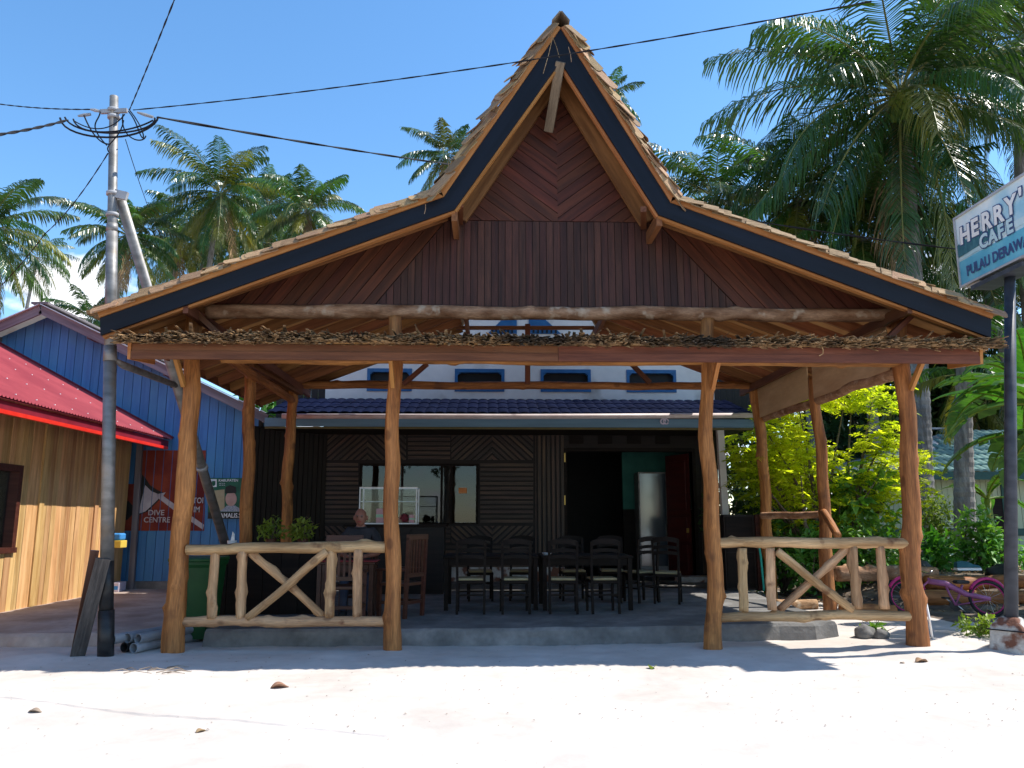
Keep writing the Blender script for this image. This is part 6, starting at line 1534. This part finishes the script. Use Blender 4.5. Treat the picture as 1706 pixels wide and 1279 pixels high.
def tb(name, pts, r, mat): return MB().tube(pts, r, 9).build(name, mat, bk, smooth=True)
off = Vector((0, .0, 0)); head = P(1547, 968, 12.1); crank = P(1592, 1008, 12.02); seatj = P(1600, 985, 12.02); hubB = cB + Vector((0, -.06, .0))
tb('main_tube', [head, P(1575, 972, 12.05), P(1610, 990, 12.0), hubB], [.042, .048, .042, .03], 'pink_paint')
tb('down_tube', [P(1575, 974, 12.05), P(1583, 992, 12.03), crank], .018, 'pink_paint'); tb('seat_tube', [crank, seatj, P(1603, 974, 12.0)], .018, 'pink_paint')
tb('chain_stay', [crank, hubB + Vector((0, .03, -.01))], .012, 'pink_paint'); tb('fork', [head + Vector((0, 0, .05)), head, cA + Vector((.02, -.05, 0))], .016, 'pink_paint')
tb('handlebar', [head + Vector((-.05, .22, .16)), head + Vector((0, .05, .12)), head + Vector((0, -.05, .12)), head + Vector((-.05, -.2, .16))], .012, 'chrome')
MB().bevbox(P(1603, 972, 12).x - .12, P(1603, 972, 12).x + .08, 11.92, 12.06, P(1603, 972, 12).z, P(1603, 972, 12).z + .05, .02).build('saddle', 'rubber', bk)
for cc in (cA, cB):
    pts = [cc + Vector((math.cos(a) * (wr0 + .025), 0, math.sin(a) * (wr0 + .025))) for a in [R(20 + 12 * k) for k in range(12)]]
    tb('mudguard', pts, .024, 'hot_pink')
dm = Matrix.Translation(crank) @ Matrix.Rotation(yaw, 4, 'Z') @ Matrix.Rotation(R(90), 4, 'X')
MB().lathe([(.02, -.006), (.085, -.006), (.085, .006), (.02, .006)], 20).build('chainring', 'black_paint', bk, dm)
for s_ in (-1, 1):
    e = crank + Vector((.10 * s_, -.07 * s_, -.10 * s_)); tb('crank_arm', [crank + Vector((0, -.07 * s_, 0)), e], .01, 'chrome'); MB().bevbox(e.x - .045, e.x + .045, e.y - .05, e.y + .05, e.z - .012, e.z + .012, .006).build('pedal', 'rubber', bk)

# ------------------------------------------------------------------ shore behind the camera, seen mirrored in the cafe window
tag(new('sea', [(-600, -24, .06), (-600, -400, .06), (600, -400, .06), (600, -24, .06)], [(0, 1, 2, 3)], 'sea_water'), kind='structure')
tag(shrub('shore_tree', 'broad-leaved shore tree, visible only mirrored in the cafe window', 'tree', None, (-2.1, -4.6, 3.9), (-2.2, -4.6, 6.3), (4.2, 2.6, 2.5), 1700, .32, 'leaf_dark', 81, stems=12, r=.12))
log('trunk', (-2.1, -4.6, -.1), (-2.1, -4.6, 4.4), .22, .15, 'bark', bpy.data.objects['shore_tree'], 82, 3, .03)

# shell bits, twigs and leaf crumbs over the sand: uncountable
rl2 = random.Random(33); V, F = [], []
for k in range(650):
    y = 4.3 + 5.4 * rl2.random() ** .8; x = rl2.uniform(-.75, .75) * y + .1 * y
    sz = rl2.uniform(.008, .03) * (.6 if y < 6 else 1); a = rl2.uniform(0, 6.28)
    leaf(V, F, Vector((x, y, ground_h(x, y) + .004)), Vector((math.cos(a), math.sin(a), rl2.uniform(0, .3))), Vector((0, 0, 1)), sz, sz * rl2.uniform(.25, .7), .3)
tag(new('sand_litter', V, F, 'twig'), 'crumbs of leaf, twig and shell scattered over the sand', 'litter', kind='stuff')
